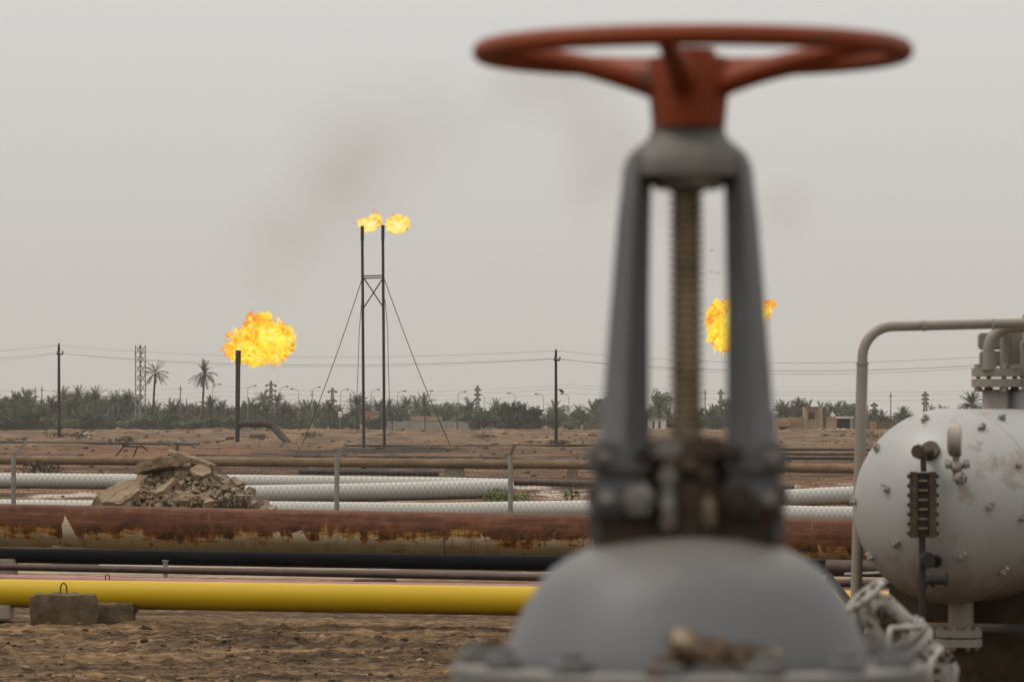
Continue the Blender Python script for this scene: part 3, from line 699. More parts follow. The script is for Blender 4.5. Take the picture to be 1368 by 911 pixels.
def small_valve():
    Z = 11.0; k = Z / F
    base = P(1225, 885, Z)
    t = thing('small_gate_valve', 'small tilted silver gate valve with handwheel below the vessel', 'valve', (base.x, base.y, base.z))
    def q(px, py, d=0.0): return P(px, py, Z + d)
    wc = q(1156, 796); bc = q(1216, 868, .0)
    ax = ((wc - bc) + Vector((0, -.02, 0))).normalized()
    hw = MB(); hw.torus(wc, ax, 28 * k, 4.6 * k, 48, 12); hwo = hw.build('handwheel', M['silver_valve'], t)
    x = ax.orthogonal().normalized(); y = ax.cross(x)
    for i in range(4):
        a = 2 * PI * i / 4 + .5; s = MB(); s.tube([wc + (x * math.cos(a) + y * math.sin(a)) * 27 * k, wc - ax * 7 * k + (x * math.cos(a) + y * math.sin(a)) * 5 * k], 3.4 * k, 8); s.build('spoke', M['silver_valve'], hwo)
    h = MB(); h.lathe([(10 * k, -16 * k), (11 * k, -2 * k), (6 * k, 2 * k)], wc, ax, 16); h.build('hub', M['silver_valve'], hwo)
    st = MB(); st.cyl(wc + ax * 8 * k, wc - ax * 70 * k, 4.5 * k, 12); st.build('stem', M['stem'], t)
    side = ax.cross(Vector((0, 1, 0))).normalized()
    for s_ in (-1, 1):
        y_ = MB(); y_.tube([wc - ax * 13 * k + side * s_ * 8 * k, wc - ax * 22 * k + side * s_ * 15 * k, wc - ax * 62 * k + side * s_ * 19 * k, wc - ax * 72 * k + side * s_ * 20 * k], [10 * k, 12 * k, 12 * k, 13 * k], 12); y_.build('yoke_arm', M['silver_valve'], t)
    cr_ = MB(); cr_.lathe([(10 * k, 0), (17 * k, -12 * k), (16 * k, -20 * k)], wc - ax * 8 * k, ax, 20); cr_.build('yoke_head', M['silver_valve'], t)
    gp = MB(); gp.lathe([(8 * k, -36 * k), (15 * k, -40 * k), (15 * k, -50 * k), (13 * k, -52 * k), (15 * k, -70 * k)], wc, ax, 14)
    for s_ in (-1, 1): gp.cyl(wc - ax * 40 * k + side * s_ * 9 * k + Vector((0, -8 * k, 0)), wc - ax * 62 * k + side * s_ * 9 * k + Vector((0, -8 * k, 0)), 3 * k, 8)
    gp.build('gland', M['rust_dark'], t)
    for a0, a1 in ((-72, -81), (-85, -95)):
        f = MB(); f.lathe([(40 * k, a0 * k), (40 * k, a1 * k)], wc, ax, 36); f.build('bonnet_flange', M['silver_valve'], t)
    for i in range(8):
        a = 2 * PI * (i + .5) / 8; c = wc - ax * 83 * k + (x * math.cos(a) + y * math.sin(a)) * 33 * k
        b = MB(); b.cyl(c - ax * 19 * k, c + ax * 18 * k, 2.8 * k, 8); b.lathe([(6 * k, 11.5 * k), (6 * k, 17 * k)], c, ax, 6); b.lathe([(6 * k, -17.5 * k), (6 * k, -12 * k)], c, ax, 6); b.build('flange_bolt', M['silver_valve'], t, ang=20)
    bd = MB(); bd.lathe([(30 * k, -94 * k), (34 * k, -110 * k), (40 * k, -130 * k), (36 * k, -155 * k), (20 * k, -172 * k), (0, -176 * k)], wc, ax, 28); bd.build('body', M['silver_valve'], t)
    nd = Vector((.82, -.55, -.12)).normalized(); fc = q(1258, 896, -.05)
    nk = MB(); nk.lathe([(22 * k, -46 * k), (18 * k, -10 * k)], fc, nd, 20); nk.lathe([(30 * k, -8 * k), (31 * k, 2 * k), (16 * k, 3 * k), (12 * k, -4 * k)], fc, nd, 32); nko = nk.build('end_flange', M['silver_valve'], t)
    xx = nd.orthogonal().normalized(); yy = nd.cross(xx)
    for i in range(8):
        a = 2 * PI * i / 8; c = fc + (xx * math.cos(a) + yy * math.sin(a)) * 23.5 * k
        b = MB(); b.lathe([(4.5 * k, 2 * k), (4.5 * k, 6.5 * k), (2.5 * k, 7 * k), (2.5 * k, 9 * k)], c, nd, 6); b.build('flange_nut', M['rust_dark'], nko, ang=20)
    # stub down to a header and stand, mostly below the frame
    sp_ = MB(); e0 = wc - ax * 150 * k; sp_.tube([e0, e0 + Vector((.06, .1, -.25)), Vector((e0.x + .06, e0.y + .1, gz(e0.x, e0.y)))], 26 * k, 20); sp_.build('pipe_stub', M['grey_pipe'], t)
small_valve()
b = MB(); k = 10.6 / F
b.tube(arc(P(1188, 930, 10.6), P(1188, 839, 10.6), P(1228, 838, 10.9), 12 * k, 8) + [P(1232, 838, 10.9)], 4.3 * k, 14)
b.lathe([(8 * k, 0), (8 * k, 9 * k)], P(1206, 839, 10.75), (1, 0, 0), 6); b.tube([P(1188, 930, 10.6), Vector((P(1188, 930, 10.6).x, 10.6, 0))], 5.6 * k, 12)
tag(b.build('impulse_tube', M['silver_valve'], None, P(1188, 930, 10.6)), 'thin bent tube standing in front of the small tilted valve', 'tube')
b = MB(); b.tube([P(1106, 768, 30), P(1136, 806, 30), P(1150, 826, 30)], 5.0 * 30 / F, 8)
b.tube([P(1150, 826, 30), Vector((P(1150, 826, 30).x, 30, 0))], 5.0 * 30 / F, 8)
tag(b.build('rusty_strut', M['rust_dark'], None, P(1150, 826, 30)), 'dark rusty strut leaning left of the vessel riser pipe', 'strut')

# ------------------------------------------------------------------ pipelines
def pipeline(name, label, pts, D, m, n=24, seg=1.0, group='pipelines crossing the oil field'):
    q = [P(*p) for p in pts]
    t = thing(name, label, 'pipe', (q[0].x, q[0].y, q[0].z), group)
    poly = [q[0]]
    for a, b_ in zip(q[:-1], q[1:]):
        c = max(1, int((b_ - a).length / seg))
        for i in range(1, c + 1): poly.append(a.lerp(b_, i / c))
    mb = MB(); mb.tube(poly, D / 2, n); mb.build('pipe_wall', M[m], t, ang=60)
    return t, poly
def welds(t, poly, D, m, every, off=0.0, proud=0.006):
    acc = off
    for a, b_ in zip(poly[:-1], poly[1:]):
        L = (b_ - a).length; d = (b_ - a) / L
        while acc < L:
            w_ = MB(); w_.lathe([(D / 2 + .0005, -.012), (D / 2 + proud, 0), (D / 2 + .0005, .012)], a + d * acc, d, 28); w_.build('weld_seam', M[m], t); acc += every
        acc -= L
yp, poly_y = pipeline('yellow_pipe', 'bright yellow gas pipe running across in front of the other pipes', [(-160, 789.6, 49.1), (0, 792, 48.7), (700, 802.6, 46.8), (1420, 814, 44.9)], 0.36, 'yellow', 36)
rp, _ = pipeline('faded_red_pipe', 'thin faded red pipe just behind the yellow pipe', [(-160, 770.5, 52), (0, 773, 51.5), (400, 782, 50.2), (700, 786, 49.5), (1450, 799, 47.4)], 0.12, 'pink_pipe', 18)
bp, _ = pipeline('brown_pipe', 'slim dark brown pipe between the faded red and the black pipe', [(-160, 753.5, 57.5), (0, 757, 57), (240, 762, 56), (700, 771, 54.5), (1450, 785, 52)], 0.105, 'brown_steel', 16)
kp_, poly_k = pipeline('black_pipe', 'thick black coated pipe in front of the rust eaten pipe', [(-160, 739, 60.8), (0, 741.5, 60.3), (700, 752, 58), (1104, 757.5, 56.8)], 0.236, 'black_pipe', 28)
k2, _ = pipeline('rust_red_pipe', 'rust red pipe length continuing the black pipe left of the vessel', [(1104, 758.5, 56.5), (1450, 764, 55.5)], 0.245, 'brown_steel', 24)
k3, _ = pipeline('pale_blue_pipe', 'thin pale pipe below the rust red length beside the vessel', [(1128, 767, 53), (1182, 765, 53)], 0.045, 'galv', 12)
ru, poly_r = pipeline('rust_eaten_pipe', 'huge rust eaten pipe with peeling pale paint along its belly', [(-170, 698, 66.6), (0, 701.5, 66), (400, 709.8, 65.4), (780, 716.5, 65), (1100, 722.5, 64.5), (1500, 730, 64)], 0.74, 'rusty', 48, 0.5)
welds(ru, poly_r, 0.74, 'rust_weld' if 'rust_weld' in M else 'brown_steel', 6.2, 3.9)
def pipe_band(t, px0, px1, Z, cy, D, m, name, a0=-200, a1=20):
    """curved plate hugging the lower front of a pipe"""
    b = MB(); n = 18; vs = []; r0, r1 = D / 2 + .004, D / 2 + .03
    c0, c1 = P(px0, cy - (px1 - px0) * .01, Z), P(px1, cy + (px1 - px0) * .01, Z)
    for c in (c0, c1):
        for rr in (r0, r1):
            for i in range(n + 1):
                a = R(a0 + (a1 - a0) * i / n); vs.append(c + Vector((0, -rr * math.cos(a), rr * math.sin(a))))
    m1 = n + 1; fs = []
    for i in range(n):
        fs += [(m1 + i, m1 + i + 1, 3 * m1 + i + 1, 3 * m1 + i), (i, i + 1, m1 + i + 1, m1 + i), (2 * m1 + i + 1, 2 * m1 + i, 3 * m1 + i, 3 * m1 + i + 1), (i + 1, i, 2 * m1 + i, 2 * m1 + i + 1)]
    fs += [(n, m1 - 1 + m1, 3 * m1 + n, 2 * m1 + n), (0, 2 * m1, 3 * m1, m1)]
    b.add(vs, fs); b.build(name, M[m], t)
M['band'] = mat('rusty_saddle_plate', [(0.3, (0.05, 0.022, 0.01)), (0.55, (0.11, 0.05, 0.022)), (0.75, (0.22, 0.12, 0.05))], 9, rough=0.85)
pipe_band(ru, 89, 126, 65.9, 703.4, 0.74, 'band', 'saddle_plate', -190, 4)
pipe_band(ru, 1120, 1136, 64.5, 722.8, 0.74, 'band', 'saddle_plate', -190, -32)

SUP = 'concrete supports under the pipelines'
def block(name, label, px0, px1, y0, y1, Z, depth, m='concrete_dark', bev=.02, group=SUP, sink=.06, jag=0.0):
    a, b_ = P(px0, y0, Z), P(px1, y1, Z); zg_ = b_.z - sink
    c = Vector(((a.x + b_.x) / 2, Z + depth / 2, (a.z + zg_) / 2))
    o = MB(); o.box(c, (b_.x - a.x, depth, a.z - zg_), Matrix.Rotation(R(random.uniform(-3, 3)), 3, 'Z'), bev)
    return tag(o.build(name, M[m], None, (c.x, c.y, zg_)), label, 'concrete block', group)
# front sleeper block with its lifting loop
t = thing('sleeper_block', 'rough brown concrete block with a steel lifting loop in front of the yellow pipe', 'concrete block', P(83, 832, 47.6), SUP)
def rough_block(px0, px1, y0, y1, Z, depth, name, par, m):
    a, b_ = P(px0, y0, Z), P(px1, y1, Z)
    bm = bmesh.new(); bmesh.ops.create_cube(bm, size=1); bmesh.ops.subdivide_edges(bm, edges=bm.edges[:], cuts=7, use_grid_fill=True)
    c = Vector(((a.x + b_.x) / 2, Z + depth / 2, (a.z + b_.z) / 2 - .05)); sz = Vector((b_.x - a.x, depth, a.z - b_.z + .1))
    for v in bm.verts:
        q = Vector((v.co.x * sz.x, v.co.y * sz.y, v.co.z * sz.z))
        e = sum(1 for i in range(3) if abs(abs(v.co[i]) - .5) < 1e-4)
        q *= (1 - .035 * (e - 1)) if e > 1 else 1
        q += .03 * Vector(noise.noise_vector(q * 7)) + .02 * Vector(noise.noise_vector(q * 22))
        v.co = q + c
    bm.verts.index_update(); o = MB(); o.add([v.co.copy() for v in bm.verts], [[v.index for v in f.verts] for f in bm.faces]); bm.free()
    return o.build(name, M[m], par)
rough_block(39, 126, 794, 831, 47.2, .42, 'block', t, 'concrete_dark')
lp = MB(); kk = 47.3 / F
lp.tube([P(81, 800, 47.35), P(81, 784, 47.35), P(82.5, 780, 47.35), P(85, 778.5, 47.35), P(87.5, 780, 47.35), P(89, 784, 47.35), P(89.5, 800, 47.35)], 1.0 * kk, 8); lp.build('lifting_loop', M['rebar'], t)
t = thing('sleeper_block', 'low earth covered concrete block under the yellow pipe beside the looped block', 'concrete block', P(150, 828, 48.3), SUP)
rough_block(118, 178, 806, 828, 47.95, .5, 'block', t, 'concrete_dark')
block('sleeper_block', 'pale concrete block under the yellow pipe at the left edge', -30, 14, 808, 822, 48.5, .5, 'concrete')
block('sleeper_block', 'pale concrete pad below the saddle plate of the rust eaten pipe', 68, 128, 724.5, 778, 65.7, .6, 'concrete')
block('sleeper_block', 'pale concrete pad below the rust eaten pipe beside the vessel', 1085, 1150, 745, 782, 64.3, .6, 'concrete')
block('sleeper_block', 'pinkish concrete block below the black pipe at the left edge', -30, 20, 747, 784, 60.0, .4, 'concrete')
for px in (1010, 470): block('sleeper_block', 'concrete block under the pipe bundle hidden by the yellow pipe' if px == 470 else 'concrete block under the pipe bundle behind the grey valve', px, px + 60, 774, 800, 54.5, .4, 'concrete_dark')
block('pipe_support', 'rusty brown block under the yellow pipe beside the vessel', 1164, 1200, 808, 836, 45.0, .4, 'band')
b = MB(); b.tube([P(221, 748, 58.6), P(221, 792, 58.6)], 3.2 * 58.6 / F, 10); b.lathe([(4.5 * 58 / F, 0), (4.5 * 58 / F, .02)], P(221, 750, 58.6), (0, 0, 1), 8)
tag(b.build('pipe_stub', M['galv'], None, P(221, 792, 58.6)), 'short grey stub standing below the black pipe', 'pipe stub')
for nm, px in (('rebar_loop', 143.5),):
    b = MB(); b.tube([P(px - 2.5, 800, 50.6), P(px - 2.5, 768.5, 50.6), P(px, 767, 50.6), P(px + 2.8, 768.5, 50.6), P(px + 2.8, 800, 50.6)], .9 * 50 / F, 6)
    tag(b.build(nm, M['rebar'], None, P(px, 800, 50.6)), 'small dark steel loop poking up behind the yellow pipe', 'steel loop')

w1, pw = pipeline('silver_pipe', 'upper silver clad pipe behind the fence left of the rubble and beyond', [(-160, 641, 90), (0, 642, 89.5), (340, 644.5, 88.5), (600, 648, 88), (684, 650, 87.8)], 0.36, 'white_pipe', 28)
w2, _ = pipeline('silver_pipe', 'thick silver clad pipe slanting up to the right behind the fence', [(250, 663, 84), (340, 660.5, 84), (500, 657.5, 84.2), (684, 652.5, 85)], 0.41, 'white_pipe', 28)
w3, _ = pipeline('silver_pipe', 'lowest silver clad pipe directly behind the chain link fence', [(-160, 680, 80.5), (0, 680, 80.5), (400, 682.5, 80), (580, 684, 80), (780, 681, 80), (1100, 689, 79.5), (1400, 690, 79.5)], 0.40, 'white_pipe', 28)
w4, _ = pipeline('silver_pipe', 'upper silver clad pipe behind the fence between the grey valve and the vessel', [(830, 670, 84), (1050, 665.5, 84), (1140, 661, 84.5), (1400, 654, 86)], 0.385, 'white_pipe', 28)
b1, poly_b = pipeline('ochre_pipe', 'long dusty ochre pipe on low supports beyond the silver pipes', [(-160, 612.5, 172), (0, 614, 172), (240, 616.5, 171), (400, 617.8, 170), (780, 620.5, 168), (1100, 625.5, 165), (1500, 632, 160)], 0.40, 'ochre_pipe', 20, 4)
b2, _ = pipeline('dark_pipe', 'dark pipe lying on the ground below the ochre pipe', [(400, 630, 160), (586, 632.5, 158)], 0.20, 'black_steel', 14, 4)
b3, _ = pipeline('dark_pipe', 'dark brown pipe right of the silver pipe ends behind the fence', [(684, 643.5, 120), (1060, 652, 116)], 0.21, 'brown_steel', 14, 4)
t1, _ = pipeline('thin_pipe', 'thin black flow line on the sand beyond the ochre pipe', [(225, 607.5, 262), (340, 609.5, 258), (800, 612.5, 245), (1400, 616, 235)], 0.19, 'black_steel', 10, 8)
t2, _ = pipeline('thin_pipe', 'thin dark flow line at the foot of the far bank on the left', [(-160, 589, 400), (0, 590.5, 395), (265, 593.4, 365)], 0.28, 'black_steel', 10, 8)
t3, _ = pipeline('thin_pipe', 'thin dark flow line beside the foot of the tall twin flare stacks', [(462, 595.5, 345), (600, 596, 345), (790, 594.8, 352), (1000, 596, 350)], 0.22, 'black_steel', 10, 8)
t4, _ = pipeline('thin_pipe', 'dark flow line right of the grey valve at the foot of the ruined house', [(1000, 600, 300), (1450, 602, 290)], 0.22, 'black_steel', 10, 8)
t5, _ = pipeline('thin_pipe', 'brown flow line right of the grey valve above the ochre pipe', [(960, 605, 262), (1450, 606.5, 258)], 0.28, 'ochre_pipe', 12, 8)
t6, _ = pipeline('thin_pipe', 'black flow line right of the grey valve close above the ochre pipe', [(960, 611.5, 225), (1450, 613.5, 220)], 0.2, 'black_steel', 12, 8)
for i, (px, w_, lab) in enumerate(((59, 14, 'low support under the ochre pipe near the left fence post'), (416, 8, 'narrow support under the ochre pipe left of the middle fence post'), (607, 26, 'wide pale support under the ochre pipe left of the tall fence post'), (765, 14, 'small support under the ochre pipe beside the grey valve'))):
    block('pipe_support', lab, px - w_ / 2, px + w_ / 2, 622.5 + i * 1.2, 639, 169.5 - i * .3, .5, 'concrete', 0.03)

# ------------------------------------------------------------------ chain link fence
def fence():
    Zf = 78.0; k = Zf / F
    xs = [-199, 18, 235, 450, 682, 914, 1147, 1380]
    t = thing('chain_link_fence', 'chain link fence on bent grey posts behind the rust eaten pipe', 'fence', (P(18, 730, Zf).x, Zf, 0))
    for px in xs:
        lean = {18: 1.5, 682: .8}.get(px, .3)
        a = P(px, 608, Zf); g0 = Vector((a.x, Zf, gz(a.x, Zf) - .1))
        p = MB(); p.tube([g0, a], 3.3 * k, 12); po = p.build('post', M['galv'], t)
        tip = {18: (38, 588), 450: (463, 592), 682: (688, 592), 235: (238, 590)}.get(px, (px + 12, 592))
        tipw = P(tip[0], tip[1], Zf - (.25 if px in (235, 682) else .05))
        ar = MB(); ar.box((a + tipw) / 2, ((tipw - a).length, .05, .045), Vector((1, 0, 0)).rotation_difference(tipw - a).to_matrix()); ar.build('post_arm', M['galv'], po)
    # wire mesh: crossing diagonal strands between ground and top
    z0, z1 = 0.06, P(0, 614, Zf).z; pitch = 0.108; hgt = z1 - z0
    m = MB(); X0, X1 = P(-199, 0, Zf).x, P(1380, 0, Zf).x; r = .0023
    n = int((X1 - X0 + 1.15 * hgt) / pitch)
    for sgn in (1, -1):
        for i in range(n):
            xs_ = X0 - hgt * .58 + i * pitch; a = Vector((xs_, Zf + sgn * .004, z0)); b_ = Vector((xs_ + hgt * .58, Zf + sgn * .004, z1))
            if sgn < 0: a.z, b_.z = z1, z0
            if a.x < X0:
                f = (X0 - a.x) / (b_.x - a.x)
                if f >= 1: continue
                a = a.lerp(b_, f)
            if b_.x > X1:
                f = (X1 - a.x) / (b_.x - a.x)
                if f <= 0: continue
                b_ = a.lerp(b_, f)
            m.tube([a, b_], r, 4, False)
    m.tube([Vector((X0, Zf, z1)), Vector((X1, Zf, z1))], .004, 5)
    o = m.build('wire_mesh', M['wire'], t, smooth=False); o['kind'] = 'stuff'
fence()

# ------------------------------------------------------------------ rubble heap
RC = P(236, 700, 72.6)
def heap_h(x, y):
    dx, dy = (x - RC.x) / 2.45, (y - RC.y) / 2.2
    r = math.sqrt(dx * dx + dy * dy)
    if x > RC.x: r = math.sqrt((dx * .90) ** 2 + dy * dy)
    return 1.70 * max(0, 1 - r ** 1.6) + .10 * noise.noise(Vector((x * 2, y * 2, 0)))
b = MB(); n = 60; vs = []
for j in range(n):
    for i in range(n):
        x = RC.x - 3 + 6 * i / (n - 1); y = RC.y - 2.5 + 5 * j / (n - 1); vs.append((x, y, heap_h(x, y) - .06 + .05 * noise.noise(Vector((x * 9, y * 9, 3)))))
b.add(vs, [(j * n + i, j * n + i + 1, (j + 1) * n + i + 1, (j + 1) * n + i) for j in range(n - 1) for i in range(n - 1)])
tag(b.build('rubble_soil', M['rubble_brown'], None, (RC.x, RC.y, 0)), 'earth and crumbs filling the heap of broken concrete', 'soil heap', kind='stuff')
def chunk(name, c, size, rot, seed, m, label, group='broken concrete pieces on the rubble heap', slab=False):
    rough = name == 'concrete_slab'
    rnd = random.Random(seed); pts = []
    n_ = 13
    if slab:
        for i in range(rnd.randint(6, 8)):
            a = i * 2 * PI / 7 + rnd.uniform(-.35, .35); q = rnd.uniform(.8, 1.05)
            for z in (-.5, .5): pts.append(Vector((math.cos(a) * q * .55 * size[0], math.sin(a) * q * .55 * size[1], z * size[2] * rnd.uniform(.85, 1.1))))
    else:
        for i in range(n_):
            d = Vector((rnd.gauss(0, 1), rnd.gauss(0, 1), rnd.gauss(0, 1))).normalized() * rnd.uniform(.8, 1.1)
            pts.append(Vector((d.x * size[0] / 2, d.y * size[1] / 2, d.z * size[2] / 2)))
    Mx = Euler(rot).to_matrix(); o = MB(); o.hull([Mx @ p + Vector(c) for p in pts])
    if rough:
        bm = bmesh.new(); vv = [bm.verts.new(q) for q in o.v]
        for f in o.f: bm.faces.new([vv[i] for i in f])
        bmesh.ops.subdivide_edges(bm, edges=bm.edges[:], cuts=5, use_grid_fill=True)
        for q in bm.verts: q.co += .035 * Vector(noise.noise_vector(q.co * 6)) + .016 * Vector(noise.noise_vector(q.co * 19))
        bm.verts.index_update(); o = MB(); o.add([q.co.copy() for q in bm.verts], [[q.index for q in f.verts] for f in bm.faces]); bm.free()
    return tag(o.build(name, M[m], None, c, smooth=False), label, 'concrete chunk', group)
def Rb(px, py, Z=71.4): return P(px, py, Z)
chunk('concrete_slab', Rb(216, 620, 72.0), (.86, .7, .20), (R(-12), R(-10), R(10)), 3, 'rubble_brown', 'big brown concrete slab tilted on top of the rubble heap', slab=True)
chunk('concrete_slab', Rb(160, 659, 71.3), (.80, .50, .11), (R(48), R(-22), R(8)), 11, 'rubble', 'broad pale slab leaning at the left side of the rubble heap', slab=True)
chunk('concrete_slab', Rb(258, 614, 72.2), (1.05, .25, .10), (R(10), R(20), R(-6)), 5, 'rubble', 'long broken slab sloping right from the top of the rubble heap', slab=True)
chunk('concrete_slab', Rb(241, 663, 70.9), (.40, .3, .36), (R(20), R(30), 0), 8, 'rubble', 'large rounded chunk low in the middle of the rubble heap')
chunk('concrete_slab', Rb(279, 671, 70.7), (.42, .3, .22), (R(10), R(-12), 0), 18, 'rubble', 'rounded pale chunk lowest at the right of the rubble heap')
chunk('concrete_slab', Rb(239, 653, 71.3), (.38, .3, .34), (R(35), R(20), R(10)), 21, 'rubble', 'square faced block in the middle of the rubble heap')
chunk('concrete_slab', Rb(221, 652, 71.2), (.5, .2, .09), (R(30), R(-38), R(0)), 25, 'rubble', 'thin pale slab stuck on edge left of the square block in the heap', slab=True)
chunk('concrete_slab', Rb(268, 630, 72.0), (.40, .3, .10), (R(40), R(10), R(0)), 27, 'rubble', 'flat slab lying right of the heap top below the long slab', slab=True)
chunk('concrete_slab', Rb(190, 606, 72.6), (.26, .2, .14), (R(10), R(10), R(0)), 28, 'rubble', 'small block resting on the left end of the top slab') if False else None
rnd = random.Random(5)
for i in range(250):
    a = rnd.uniform(0, 2 * PI); rr = rnd.random() ** .6
    x = RC.x + math.cos(a) * rr * 1.9; y = RC.y - abs(math.sin(a)) * rr * 1.6 + .2
    z = heap_h(x, y); s = rnd.choice((.08, .10, .12, .14, .17, .21, .25)) * rnd.uniform(.8, 1.15)
    chunk('concrete_chunk', (x, y, z + s * .12), (s * rnd.uniform(1, 1.6), s, s * rnd.uniform(.35, .9)), (rnd.uniform(-.7, .7), rnd.uniform(-.7, .7), rnd.uniform(0, 3)), 100 + i,
          rnd.choice(('rubble', 'rubble_grey', 'rubble_brown', 'rubble_brown')), 'jagged broken concrete chunk ' + ('high on the rubble heap below its top slab' if z > 1.35 else 'on the left flank of the rubble heap' if x < RC.x - .55 else 'on the right flank of the rubble heap' if x > RC.x + .55 else 'in the lower middle of the rubble heap'), slab=rnd.random() < .45)
b = MB()
for i in range(2600):
    a = rnd.uniform(0, 2 * PI); rr = rnd.random() ** .5
    x = RC.x + math.cos(a) * rr * 2.3; y = RC.y - abs(math.sin(a)) * rr * 1.9 + .2
    s = rnd.uniform(.015, .05); b.ico((x, y, heap_h(x, y)), (s * rnd.uniform(.8, 1.6), s, s * rnd.uniform(.5, 1)), 1, .25)
tag(b.build('rubble_gravel', M['rubble'], None, (RC.x, RC.y, 0), smooth=False), 'gravel and crumbs strewn over the rubble heap', 'gravel', kind='stuff')
def brush(name, c, w_, h_, n_, m, label, cat, seed, lean=0.0):
    rnd = random.Random(seed); b = MB()
    for i in range(n_):
        a = rnd.uniform(0, 2 * PI); p = Vector(c) + Vector((rnd.uniform(-.25, .25) * w_, rnd.uniform(-.2, .2) * w_, 0)); pts = [p]
        d = Vector((math.cos(a) * .8 + lean, math.sin(a) * .8, rnd.uniform(.2, 1.0))).normalized()
        for s_ in range(4):
            d = (d + Vector((rnd.uniform(-.5, .5), rnd.uniform(-.5, .5), rnd.uniform(-.35, .25)))).normalized(); p = p + d * h_ * rnd.uniform(.18, .34); pts.append(p)
        b.tube(pts, [.008, .007, .006, .005, .003], 4, False)
    return tag(b.build(name, M[m], None, c), label, cat)
brush('dry_brush', P(312, 686, 71.0), 1.1, .42, 170, 'twig', 'tangle of dark dry twigs at the right end of the rubble heap', 'brushwood', 3, .25)

for i, (px, py, dx, dz, lab) in enumerate(((233, 628, .34, .20, 'thin rusty rod sticking up out of the rubble heap'), (300, 655, .40, .12, 'rusty rod sticking out of the right flank of the rubble heap'), (199, 668, -.22, .16, 'short rusty rod low at the left of the rubble heap'))):
    b = MB(); a = Rb(px, py, 71.0); b.tube([a, a + Vector((dx * .5, -.05, dz * .7)), a + Vector((dx, -.08, dz))], .008, 6)
    tag(b.build('steel_rod', M['rebar'], None, a), lab, 'steel rod', 'rods in the rubble')
rnd = random.Random(91)
for i in range(14):
    y = rnd.uniform(33.5, 45); x = rnd.uniform(-.13, .02) * y; s_ = rnd.uniform(.03, .07)
    chunk('stone', (x, y, gz(x, y) + s_ * .15), (s_ * 1.6, s_ * 1.2, s_ * .7), (rnd.uniform(-.2, .2), 0, rnd.uniform(0, 3)), 300 + i, 'rubble', 'small pale stone lying on the rutted brown soil', group='stones lying on the bare ground')
# ------------------------------------------------------------------ weeds, clods
def leaf_cloud(b, c, rad, n_, s, rnd, up=0.0):
    for i in range(n_):
        d = Vector((rnd.gauss(0, 1), rnd.gauss(0, 1), rnd.gauss(0, 1))).normalized() * rnd.random() ** .4
        p = Vector(c) + Vector((d.x * rad[0], d.y * rad[1], d.z * rad[2]))
        x = Vector((rnd.gauss(0, 1), rnd.gauss(0, 1), rnd.gauss(0, 1))).normalized(); y = x.orthogonal().normalized(); ss = s * rnd.uniform(.6, 1.4)
        b.add([p - x * ss, p - y * ss * .55, p + x * ss, p + y * ss * .55], [(0, 1, 2, 3)])
def weed(px, py, Z, rad, n_, s, label, seed, m='weed'):
    rnd = random.Random(seed); c = P(px, py, Z); b = MB(); leaf_cloud(b, c, rad, n_, s, rnd)
    for i in range(6): b.tube([Vector((c.x + rnd.uniform(-.3, .3) * rad[0], c.y, 0)), c + Vector((rnd.uniform(-.6, .6) * rad[0], 0, rnd.uniform(-.3, .6) * rad[2]))], .008, 4, False)
    tag(b.build('weed', M[m], None, (c.x, c.y, 0), smooth=False), label, 'weed', 'weeds beside the silver pipes')
weed(668, 664, 82.3, (.42, .3, .19), 420, .035, 'bushy green weed at the foot of the fence post near the silver pipe end', 4)
weed(695, 663, 82.5, (.28, .3, .10), 160, .03, 'low green weed just right of the fence post', 6)
weed(762, 660, 88, (.22, .2, .25), 90, .035, 'thin yellow green weed close to the grey valve', 5)
weed(54, 628, 150, (1.0, .6, .42), 260, .09, 'dull green scrub tuft beside the left fence post', 8, 'leaf_dry')
def clods():
    rnd = random.Random(21); b = MB()
    for i in range(6500):
        y = rnd.uniform(32, 47.5); x = rnd.uniform(-1, 1) * (0.145 * y + .5)
        s = .008 + .034 * rnd.random() ** 7
        b.ico((x, y, gz(x, y) + s * .2), (s * rnd.uniform(.9, 1.7), s * rnd.uniform(.9, 1.4), s * rnd.uniform(.5, .9)), 1, .3)
    for i in range(1800):
        y = 90 * (6.5 ** rnd.random()); x = rnd.uniform(-1, 1) * (0.145 * y + .5)
        s = y * (.0002 + .0005 * rnd.random() ** 4)
        b.ico((x, y, gz(x, y) + s * .2), (s * rnd.uniform(1, 2.2), s * 1.3, s * rnd.uniform(.5, .9)), 1, .3)
    g = NG('soil_clods'); c = g.ramp(g.noise(g.pos(), 1.3, 3), [(0.40, (0.05, 0.031, 0.017)), (0.52, (0.12, 0.077, 0.045)), (0.68, (0.30, 0.22, 0.15))])
    M['clod'] = g.bsdf(c, .97, spec=.1)
    tag(b.build('soil_clods', M['clod'], None, (0, 40, 0), smooth=False), 'loose clods and pebbles on the rutted brown soil', 'clods', kind='stuff')
clods()
c0 = P(196, 832, 46.6); chunk('stone', (c0.x, c0.y, gz(c0.x, c0.y) + .05), (.15, .12, .13), (.2, .3, .5), 77, 'concrete_dark', 'lone dark stone on the soil right of the concrete blocks', group='stones lying on the bare ground')
c0 = P(116, 585, 470); chunk('stone', (c0.x, c0.y, gz(c0.x, c0.y) + .25), (1.5, 1, .9), (.2, .1, .5), 78, 'white', 'white boulder right of the left power pole foot', group='stones lying on the bare ground')

